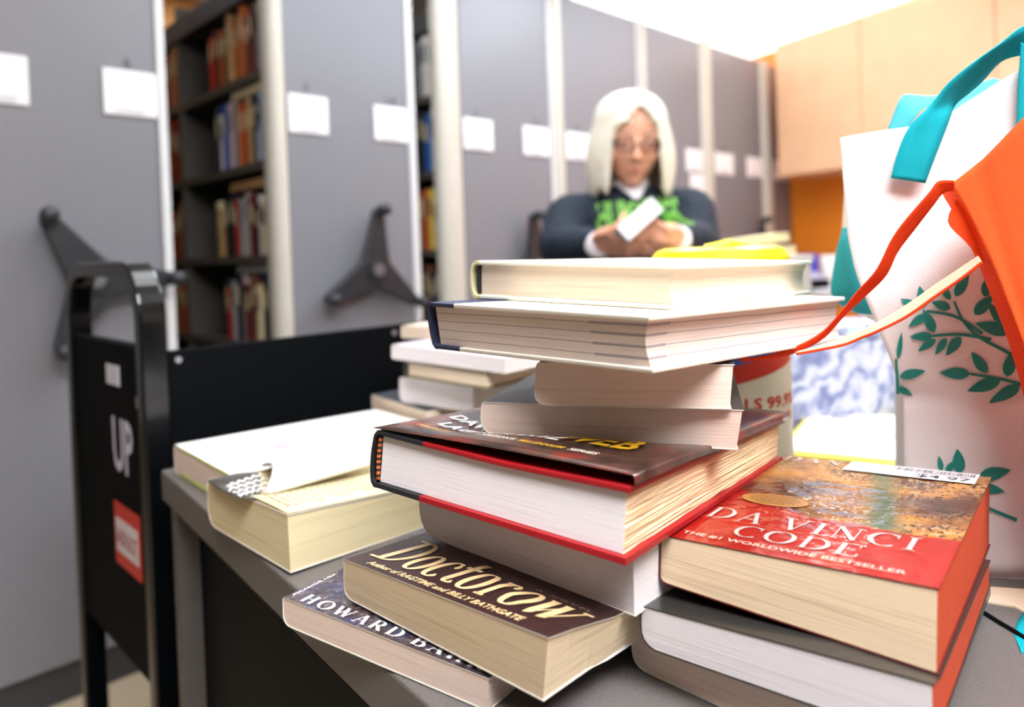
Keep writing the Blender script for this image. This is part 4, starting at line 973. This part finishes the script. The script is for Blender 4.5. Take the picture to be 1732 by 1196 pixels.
# folded cream flap of the bag bottom and teal strap end lying on the table
q = [atz(*p, TZ + .0012) for p in ((1672, 992), (1760, 998), (1765, 1050), (1715, 1025), (1662, 1016))]
o = mesh('bottom_flap', q, [tuple(range(5))], nonwoven('nonwoven_cream', 'e3cdb4', 1400), tote); put(o); solid(o, .0012, 1)
o = put(MB().grid(flat_ribbon([(1716, 1078), (1722, 1052), (1745, 1030), (1790, 1015)], [(1728, 1106), (1745, 1096), (1770, 1085), (1800, 1075)], [.404, .42, .43, .437], [.386, .392, .398, .402])).build('strap_end', m_teal, tote, True)); solid(o, .002)
cb = MB().tube([atz(x, y, TZ + .0014) for x, y in ((1600, 1000), (1640, 1022), (1668, 1038), (1690, 1052), (1714, 1066), (1760, 1095))], .0011, 8).build('cable', m_blk); tag(cb, 'thin black cable lying on the table beside the right hand stack', 'cable')

# ------------------------------------------------------------------ orange tote bag
OA, OB = aty(1665, 445, .405), aty(1900, 445, .385); od = OB - OA; od.z = 0; od.normalize(); on = Vector((od.y, -od.x, 0))
OL = [(312, 1608), (345, 1622), (380, 1638), (445, 1665), (540, 1702), (610, 1732), (700, 1765), (850, 1800), (1100, 1850)]
OT = [(1600, 318), (1660, 272), (1732, 197), (1800, 140), (1900, 80), (2300, 40)]
def opt(x, y):
    return onplane(x, y, OA, on) + on * (.004 * noise.noise(Vector((x * .006, y * .004, 8))) - .0015 * math.exp(-((x - 1660 - (y - 300) * .3) / 10) ** 2))
og = empty('orange_tote_bag', loc=(OA.x + .12, OA.y + .04, TZ)); tag(og, 'orange tote bag leaning in front of the white one', 'bag'); OMi = Matrix.Translation(-og.location)
def puto(o): o.data.transform(OMi); return o
rows = []
for j in range(51):
    row = []
    for i in range(31):
        u, v = i / 30, j / 50; y = 1108 + (312 - 1108) * v; x = interp(OL, y); x = x + (2060 - x) * u ** 1.3
        if y < 700: y = 700 + (interp(OT, x) - 700) * (700 - y) / (700 - 312)
        p_ = opt(x, y); p_.z = max(p_.z, TZ + .0006); row.append(p_)
    rows.append(row)
o = puto(MB().grid(rows).build('front_panel', m_org, og, True)); solid(o, .0006, -1)
puto(MB().grid([[p - on * .03 + od * .01 for p in r] for r in rows[::2]]).build('back_panel', m_org, og, True))
G = [[r[0], r[0] - on * .015 + od * -.003, r[0] - on * .03 + od * .01] for r in rows]
puto(MB().grid(G).build('side_gusset', m_org2, og, True))
fl_ = [(1622, 330), (1603, 374), (1632, 408), (1664, 444)]; fr_ = [(1626, 334), (1650, 370), (1668, 410), (1690, 470)]
puto(MB().grid(flat_ribbon(fl_, fr_, [.413] * 4, [.412] * 4, 12)).build('folded_corner', m_org2, og, True))
SA = [(1614, 306), (1588, 307), (1572, 326), (1533, 371), (1508, 406), (1483, 456), (1448, 496), (1412, 541), (1382, 568), (1332, 592), (1290, 603), (1250, 608)]
SB = [(1614, 322), (1594, 327), (1579, 346), (1548, 386), (1518, 426), (1498, 466), (1463, 501), (1428, 534), (1390, 574), (1340, 598), (1292, 608), (1252, 611)]
YS = [.402, .403, .405, .412, .418, .425, .435, .445, .450, .448, .44, .434]
o = puto(MB().grid(flat_ribbon(SA, SB, YS, [y + .004 for y in YS], 60)).build('strap', m_org2, og, True)); solid(o, .0009)
SA = [(1655, 433), (1628, 451), (1583, 481), (1533, 516), (1483, 546), (1448, 562), (1420, 573), (1382, 586), (1345, 596)]
SB = [(1661, 444), (1628, 470), (1583, 501), (1533, 536), (1483, 561), (1458, 571), (1428, 583), (1385, 592), (1348, 599)]
YS = [.410, .416, .425, .434, .442, .447, .450, .452, .452]
o = puto(MB().grid(flat_ribbon(SA, SB, YS, [y - .003 for y in YS], 50)).build('strap_underside', nonwoven('strap_cream', 'f3cdb0', 2400, trans=.2), og, True)); solid(o, .0009)
SC_ = [(x, y) for x, y in SB]; R3 = flat_ribbon(SC_, SC_, [y - .0035 for y in YS], [y - .0035 for y in YS], 50)
puto(MB().tube([r[0] for r in R3], .0009, 6).build('stitched_edge', m_org2, og))

# ------------------------------------------------------------------ far counter: small things
def simple(name, x0, x1, y0, y1, Yd, dep, col, label, cat, z0=.7652, extra=None):
    a, b = aty(x0, y0, Yd), aty(x1, y1, Yd); e = empty(name, loc=((a.x + b.x) / 2, Yd, z0)); tag(e, label, cat); w = (b.x - a.x) / 2; h = a.z - z0
    return e, w, h
def standing_book(x0, x1, ytop, col, label):
    e, w, h = simple('book', x0, x1, ytop, ytop, 3.0, .15, col, label, 'book'); c = .004
    MB().box(-w, -w + c, .002, .15, 0, h).box(w - c, w, .002, .15, 0, h).box(-w, w, 0, .004, 0, h).build('cover', M('far_' + col, col, .5), e)
    MB().box(-w + c, w - c, .004, .145, .003, h - .003).build('page_block', m_pg, e)
standing_book(1334, 1352, 436, '2b3566', 'navy book standing on the far counter, next to the orange wall side')
standing_book(1355, 1369, 440, 'b5485a', 'rose red book on the far counter between the two blue ones')
standing_book(1371, 1384, 430, '3b3fb0', 'bright blue book standing on the far counter')
e, w, h = simple('mug', 1388, 1418, 432, 432, 3.02, 0, '', 'cream mug on the far counter holding a brown brush', 'mug')
MB().lathe([(.001, 0), (w * .9, 0), (w, .01), (w, h), (w - .004, h), (w - .004, .01), (.001, .01)], k=28).build('mug_body', M('mug_cream', 'd9d0c8', .4), e, True)
MB().tube([(w - .002, 0, h * .75), (w + .022, 0, h * .7), (w + .022, 0, h * .35), (w - .002, 0, h * .28)], .005, 8).build('mug_handle', M('mug_cream', 'd9d0c8', .4), e)
br = MB().tube([(0, 0, .012), (.006, 0, h + .01)], .006, 8).build('brush', M('brush_brown', '6b4a2a', .6)); br.location = e.location; tag(br, 'brown brush standing in the cream mug on the far counter', 'brush')
a = aty(1372, 468, 2.88); b = aty(1404, 468, 2.88)
e = empty('tape_dispenser', loc=(a.x, 2.88, .7652)); tag(e, 'black tape dispenser with pale tape on the far counter', 'tape dispenser'); w = b.x - a.x
o = MB().box(0, w, 0, .05, 0, .035).build('dispenser_base', m_blk, e); bevel(o, .004)
MB().tube([(w * .35, .012, .04), (w * .35, .034, .04)], .024, 20).build('tape_roll', M('tape_pale', 'c9c6dc', .4), e)

# ------------------------------------------------------------------ the woman's table
pt = empty('work_table', loc=(.24, 1.40, 0)); tag(pt, 'white topped table in front of the seated woman', 'table')
o = MB().box(0, 1.25, 0, .30, TZ - .03, TZ).build('tabletop', m_white, pt); bevel(o, .002)
for x in (.02, 1.20):
    for y in (.02, .25): MB().box(x, x + .03, y, y + .03, 0, TZ - .0305).build('leg', m_steel, pt)
a = aty(1148, 430, 1.50); b = aty(1345, 430, 1.50)
sb = empty('storage_box', loc=(a.x, 1.42, TZ)); tag(sb, 'grey storage box on the woman\'s table under the cream books', 'box'); w = b.x - a.x
o = MB().box(0, w, 0, .2, .0003, .185).build('box_body', M('storage_grey', 'b9b4ae', .6), sb); bevel(o, .003)
o = MB().box(-.004, w + .004, -.004, .204, .1855, .200).build('box_lid', M('storage_grey', 'b9b4ae', .6), sb); bevel(o, .003)
m_crm = M('cover_butter', 'efe3ac', .5, var=.02)
def lying(x0, x1, ytop, Yd, dep, zb, tilt, label):
    a, b = aty(x0, ytop, Yd), aty(x1, ytop, Yd); w = b.x - a.x; t = .018
    e = empty('paperback_book', Matrix.Translation((a.x, Yd, zb)) @ Matrix.Rotation(tilt, 4, 'Y')); tag(e, label, 'book')
    MB().box(0, w, 0, dep, 0, .001).box(0, w, 0, dep, t, t + .001).box(0, .001, 0, dep, .001, t).build('cover', m_crm, e)
    MB().box(.0012, w - .001, .001, dep - .001, .0012, t - .0002).build('page_block', PG_Y, e)
zb = TZ + .2006
lying(1152, 1216, 408, 1.46, .12, zb, 0, 'butter coloured paperback lying by the woman\'s hand')
lying(1258, 1346, 400, 1.45, .14, zb, 0, 'butter coloured paperback lying under the tilted one')
w_ = .10; e = empty('paperback_book', Matrix.Translation((aty(1262, 400, 1.47).x, 1.49, zb + .0195)) @ Matrix.Rotation(-.10, 4, 'Y') @ Matrix.Rotation(.06, 4, 'Z')); tag(e, 'pale butter paperback tilted on top near the orange wall', 'book')
MB().box(0, w_, 0, .12, 0, .001).box(0, w_, 0, .12, .016, .017).box(0, .001, 0, .12, .001, .016).build('cover', m_crm, e); MB().box(.0012, w_ - .001, .001, .119, .0012, .0158).build('page_block', PG_Y, e)

# ------------------------------------------------------------------ the seated woman
PC = aty(1067, 240, 1.80)                     # head centre
ps = empty('person', loc=(PC.x, PC.y, 0)); tag(ps, 'seated woman with white bob, glasses and navy sweatshirt, looking down at a book', 'person')
hz = PC.z
def Lc(x, y, Y): p = aty(x, y, Y); return Vector((p.x - PC.x, p.y - PC.y, p.z))
def chain(mb, pts, k=16):
    """tapered limb with ball joints"""
    P = [Vector(p[0]) for p in pts]; R_ = [p[1] for p in pts]
    for i in range(len(P) - 1):
        mb.tube([P[i].lerp(P[i + 1], q / 4) for q in range(5)], [R_[i] + (R_[i + 1] - R_[i]) * q / 4 for q in range(5)], k)
    for p, r in zip(P, R_): mb.ball(p, r, 8)
def remesh(o, vox, sm=4, fac=.5):
    m = o.modifiers.new('r', 'REMESH'); m.mode = 'VOXEL'; m.voxel_size = vox; m.use_smooth_shade = True
    if sm: s = o.modifiers.new('s', 'SMOOTH'); s.iterations = sm; s.factor = fac
    return bake(o)
skin = (lambda t: t.fin(t.ramp(t.noise(t.coord(), 30, 3), [(.3, 'dc9a7e'), (.7, 'eab094')]), .5, spec=.35))(NT('skin_warm')); skin.node_tree.nodes['Principled BSDF'].inputs['Subsurface Weight'].default_value = .08
skin.node_tree.nodes['Principled BSDF'].inputs['Subsurface Radius'].default_value = (.02, .008, .004)
H = Vector((0, 0, hz))
tilt = Matrix.Rotation(.32, 3, 'X') @ Matrix.Rotation(.05, 3, 'Y')      # head bent forward
def hd(x, y, z): return H + tilt @ Vector((x, y, z))
# shoulders, elbows, wrists
shL, shR = Vector((-.155, .04, hz - .185)), Vector((.150, .04, hz - .180))
elL, elR = Lc(952, 418, 1.74), Lc(1178, 412, 1.74)
wrL, wrR = Lc(1012, 414, 1.60), Lc(1146, 404, 1.60)
hipz = .50
b = MB()
b.ball(hd(0, .012, .030), (.072, .092, .080), 16, M=tilt); b.ball(hd(0, -.020, -.020), (.060, .066, .082), 16, M=tilt); b.ball(hd(0, -.050, -.075), (.030, .028, .024), 10, M=tilt)
for s in (-1, 1):
    b.ball(hd(s * .034, -.052, -.022), (.026, .024, .024), 10, M=tilt); b.ball(hd(s * .074, .005, -.005), (.008, .018, .030), 8, M=tilt)
    b.ball(hd(s * .030, -.070, .026), (.024, .012, .010), 8, M=tilt)
b.tube([hd(0, -.078, .018), hd(0, -.092, -.010), hd(0, -.100, -.026)], [.008, .010, .013], 10); b.ball(hd(.010, -.086, -.028), .008, 6); b.ball(hd(-.010, -.086, -.028), .008, 6)
b.ball(hd(0, -.076, -.052), (.022, .011, .006), 8, M=tilt); b.ball(hd(0, -.074, -.061), (.019, .011, .007), 8, M=tilt)
chain(b, [(hd(0, .03, -.07), .048), (Vector((0, .05, hz - .15)), .050)])
chain(b, [(Vector((0, .05, hz - .22)), .105), (Vector((0, .06, hz - .38)), .11), (Vector((0, .07, hipz + .03)), .13)])
for s, sh, el, wr in ((-1, shL, elL, wrL), (1, shR, elR, wrR)):
    chain(b, [(Vector((s * .05, .05, hz - .17)), .045), (sh, .045), (el, .036), (wr, .023)])
    hip = Vector((s * .09, .06, hipz)); knee = Vector((s * .12, -.34, hipz + .02)); ank = Vector((s * .12, -.30, .09))
    chain(b, [(hip, .09), (knee, .055), (ank, .036)]); chain(b, [(ank, .036), (ank + Vector((0, -.12, -.055)), .026)])
# hands: palm, four bent fingers, thumb
def hand(mb, wr, pdir, pn, side, curl):
    """wr wrist, pdir direction of the fingers, pn palm normal (palm side), side +1/-1 thumb side"""
    pdir = pdir.normalized(); pn = (pn - pdir * pn.dot(pdir)).normalized(); ax = pdir.cross(pn) * side
    for k in range(5):
        q = k / 4; mb.ball(wr + pdir * (.012 + .066 * q), .019, 6)
    mb.prism([(-.026, .0), (.026, .0), (.040, .045), (.036, .082), (-.036, .078), (-.038, .040)], lambda x, y, h: wr + ax * x + pdir * y + pn * (h * .024 - .012))
    for i, (off, ln, r) in enumerate(((.030, .068, .0085), (.010, .076, .0088), (-.011, .071, .0085), (-.031, .056, .0075))):
        p = wr + ax * off + pdir * .078; pts = [(p, r * 1.05)]; a = 0
        for sg, fr in enumerate((.45, .32, .23)):
            a += curl[i] * (1.0, 1.1, .8)[sg]; p = p + (pdir * math.cos(a) + pn * math.sin(a)) * ln * fr; pts.append((p, r * (1 - .1 * (sg + 1))))
        chain(mb, pts, 8)
    p = wr + ax * .028 + pdir * .022; tdv = (ax * .75 + pdir * .65 + pn * .25).normalized(); p1 = p + tdv * .036; p2 = p1 + (pdir * .8 + ax * .25 + pn * .5).normalized() * .028
    chain(mb, [(p, .013), (p1, .011), (p2, .0085)], 8)
# the book held between the hands
bk0, bk1 = Lc(1058, 392, 1.485), Lc(1110, 346, 1.50)
hand(b, wrL, (Lc(1052, 404, 1.53) - wrL), Vector((.5, .35, .75)), -1, (.55, .6, .65, .7))
hand(b, wrR, (Lc(1100, 402, 1.53) - wrR), Vector((-.4, .5, .7)), 1, (.5, .55, .6, .7))
body = remesh(b.build('body', skin, ps), .0045, 5)
# clothes
m_navy = M('sweatshirt_navy', '0f1c2c', .85, var=.12, vs=12, bump=.2); m_wht = M('undershirt_white', 'ece6e8', .8)
c = MB()
chain(c, [(Vector((0, .045, hz - .225)), .128), (Vector((0, .05, hz - .36)), .135), (Vector((0, .06, hipz + .06)), .15)], 24)
c.ball(Vector((0, .045, hz - .245)), (.165, .095, .085), 14)
for s, sh, el, wr in ((-1, shL, elL, wrL), (1, shR, elR, wrR)):
    d_ = (wr - el); chain(c, [(Vector((s * .065, .05, hz - .175)), .058), (sh, .066), (sh.lerp(el, .5), .062), (el, .058), (el + d_ * .55, .046), (el + d_ * .86, .036)])
sw = c.build('sweatshirt', m_navy, ps)
m = sw.modifiers.new('r', 'REMESH'); m.mode = 'VOXEL'; m.voxel_size = .007; m.use_smooth_shade = True; s_ = sw.modifiers.new('s', 'SMOOTH'); s_.iterations = 8; s_.factor = .5; bake(sw)
# folds pressed into the cloth
for v in sw.data.vertices:
    q = v.co; v.co = q + v.normal * (.005 * noise.noise(Vector((q.x * 14, q.y * 14, q.z * 22))) + .002 * noise.noise(q * 60))
# V-neck opening with the undershirt in it
def front(x, z, e=.003):
    """point on the front of the sweatshirt"""
    hit, loc, nor, _ = sw.ray_cast(Vector((x, -.6, z)), Vector((0, 1, 0)))
    return (loc + nor * e) if hit else Vector((x, -.08, z))
sw.data.update(); bpy.context.view_layer.update()
G = []
for j in range(9):
    v = j / 8; z = hz - .098 - .052 * v; hw = .043 * (1 - v) ** .8 + .001; G.append([front(hw * (k / 4 - 1), min(z, hz - .118), .004) + Vector((0, .012 * (1 - v), max(0, z - (hz - .118)))) for k in range(9)])
o = MB().grid(G).build('undershirt', m_wht, ps, True); solid(o, .002)
nb = MB()
for s in (-1, 1): nb.tube([front(s * .045 * (1 - q / 6) ** .8, hz - .112 - .042 * q / 6, .004) for q in range(7)], .005, 8)
nb.build('neckline', m_navy, sw)
MB().tube([hd(0, .03, -.075), Vector((0, .035, hz - .135)), Vector((0, .04, hz - .165))], [.047, .054, .062], 24).build('undershirt_collar', m_wht, ps, True)
for wr, el in ((wrL, elL), (wrR, elR)):
    d_ = (wr - el).normalized(); MB().tube([wr - d_ * .04, wr - d_ * .012, wr + d_ * .014], [.031, .031, .029], 20).build('white_cuff', m_wht, ps, True)
# green lettering across the chest: tall, half hidden block letters
m_grn = M('print_green', '78b84f', .7, var=.15, vs=80)
h0 = Lc(1000, 404, 1.7).z
me = lettering('chest_lettering', font_text('HUMMINGS', 0, .06), lambda x, y: front(-.092 + x, h0 + .022 + y * (1 + .5 * x), .004), .20, .066, m_grn, sw)
# trousers, shoes
c = MB()
for s in (-1, 1):
    hip = Vector((s * .09, .06, hipz)); knee = Vector((s * .12, -.34, hipz + .02)); ank = Vector((s * .12, -.30, .12)); chain(c, [(hip, .105), (knee, .070), (ank, .052)])
chain(c, [(Vector((-.07, .07, hipz + .04)), .12), (Vector((.07, .07, hipz + .04)), .12)])
remesh(c.build('trousers', M('trousers_dark', '23262e', .8), ps), .009, 4)
for s in (-1, 1):
    c = MB(); chain(c, [(Vector((s * .12, -.29, .048)), .046), (Vector((s * .12, -.36, .042)), .042), (Vector((s * .12, -.42, .034)), .034)]); remesh(c.build('shoe', M('shoe_black', '1b1b1d', .5), ps), .006, 3)
# face details
ey = M('eye_white', 'e9e4e0', .2); ir = M('iris_dark', '3a2c22', .2)
for s in (-1, 1):
    e_ = MB().ball(hd(s * .030, -.068, .010), .0105, 10).build('eye', ey, ps, True); MB().ball(hd(s * .030, -.0765, .006), .0045, 8).build('iris', ir, e_, True)
    MB().grid([[hd(s * .030 + .012 * math.cos(PI * u / 6), -.0695 - .0105 * math.sin(PI * v / 8), .011 + .011 * math.cos(PI * v / 8) * math.sin(PI * u / 6)) for u in range(7)] for v in range(5)]).build('eyelid', skin, e_, True)
    MB().tube([hd(s * (.016 + .030 * q / 4), -.083 + .010 * (q / 4) ** 2, .034 + .004 * math.sin(PI * q / 4)) for q in range(5)], .0026, 6).build('eyebrow', M('brow_grey', '9a8474', .8), ps)
MB().grid([[hd(x * .004, -.0865 + .0006 * x * x, -.052 + z) for x in range(-5, 6)] for z in (-.006 , 0, .003)]).build('lips', M('lips_rose', 'b4605a', .5), ps, True)
gm = M('glasses_dark', '3e2624', .3)
g_ = MB()
for s in (-1, 1):
    g_.tube([hd(s * .031 + .023 * math.cos(2 * PI * k / 20), -.094 + .006 * abs(math.cos(2 * PI * k / 20)) * (1 if math.cos(2 * PI * k / 20) * s > 0 else 0), .008 + .016 * math.sin(2 * PI * k / 20)) for k in range(21)], .0024, 6)
    g_.tube([hd(s * .054, -.088, .012), hd(s * .072, -.04, .012), hd(s * .077, .01, .008)], .0016, 6)
g_.tube([hd(-.009, -.096, .012), hd(0, -.099, .014), hd(.009, -.096, .012)], .0015, 6)
go = g_.build('glasses', gm, ps)
# hair: white bob, parted, falling to the shoulders
m_hair = (lambda t: (t.bump(t.noise(t.coord((60, 60, 4)), 3, 3), .5, .003), t.fin(t.ramp(t.noise(t.coord((50, 50, 4)), 3, 3), [(.3, 'dcd0b6'), (.7, 'f6f0e2')]), .5, spec=.3))[1])(NT('hair_white'))
def hair_pt(th, v, lift=0.0):
    """th angle from the face (0) round the head, v 0 crown to 1 tips"""
    ab = abs(th); cut = 0.0
    facew = 34
    zt = .128 + .0; 
    zend_side = -.128 - .010 * math.sin(th * .13)
    if ab < facew: zend = .086 - .062 * min(1, abs(th - 7) / 40) ** .8
    else: q = min(1, (ab - facew) / 14); zend = .024 + (zend_side - .024) * q ** .7
    phi = v * PI / 2
    zr = .052                                    # height where the cap turns into the curtain
    if zend > zr:
        a = v * math.acos(min(1, (zend - zr) / (zt - zr))); r = math.sin(a); z = zr + (zt - zr) * math.cos(a)
    elif v < .5:
        a = v / .5 * PI / 2; r = math.sin(a); z = zr + (zt - zr) * math.cos(a)
    else:
        r = 1.0; q = (v - .5) / .5; z = zr + (zend - zr) * q
        if ab < facew: r = 1.0
    q = max(0, (v - .5) / .5)
    bow = 1 + .06 * math.sin(PI * q) - .03 * q
    if zend < 0: bow += .14 * math.sin(PI * min(1, q * .8)) * min(1, (ab - facew) / 40 if ab > facew else 0) + .06 * q
    rx, ry = .090 * r * bow, .104 * r * bow; t_a = math.radians(th)
    wv = 1 + .018 * math.sin(th * .55 + 3 * v) + .014 * noise.noise(Vector((th * .09, v * 1.2, 2)))
    p = Vector((math.sin(t_a) * rx * wv, .014 - math.cos(t_a) * ry * wv, z + lift))
    return H + Matrix.Rotation(.12, 3, 'X') @ p
ths = [-180 + 360 * k / 108 for k in range(109)]
G = [[hair_pt(t, v / 24) for t in ths] for v in range(25)]
hr = MB().grid(G).build('hair', m_hair, ps, True); solid(hr, .012, -1)
# held book and chair: things of their own
bd = (bk1 - bk0).normalized(); nn_ = Vector((.15, -.95, .25)); nn_ = (nn_ - bd * nn_.dot(bd)).normalized(); sd = bd.cross(nn_)
BM = Matrix(((bd.x, sd.x, nn_.x, bk0.x + PC.x), (bd.y, sd.y, nn_.y, bk0.y + PC.y), (bd.z, sd.z, nn_.z, bk0.z), (0, 0, 0, 1)))
hb_ = empty('held_book', BM); tag(hb_, 'small white book held up in the woman\'s hands', 'book'); Lb = (bk1 - bk0).length
MB().box(-.01, Lb, -.018, -.0165, -.060, .010).box(-.01, Lb, .0165, .018, -.060, .010).box(-.01, Lb, -.0165, .0165, .0085, .010).build('cover', M('cover_blank_white', 'f1eef0', .4, var=.01), hb_)
MB().box(-.008, Lb - .002, -.0163, .0163, -.058, .0084).build('page_block', PG_W, hb_)
ch = empty('chair', loc=(PC.x, PC.y + .06, 0)); tag(ch, 'black chair the white haired woman sits on', 'chair')
o = MB().box(-.21, .21, -.25, .20, .36, .395).build('seat', m_blk, ch); bevel(o, .012, 3)
o = MB().box(-.19, .19, .215, .24, .50, .86).build('backrest', m_blk, ch); bevel(o, .01, 3)
for x in (-.19, .19):
    MB().tube([(x, -.23, 0), (x, -.22, .36)], .011, 10).build('leg', m_blk, ch); MB().tube([(x, .23, 0), (x, .20, .38), (x, .228, .8)], .011, 10).build('leg', m_blk, ch)
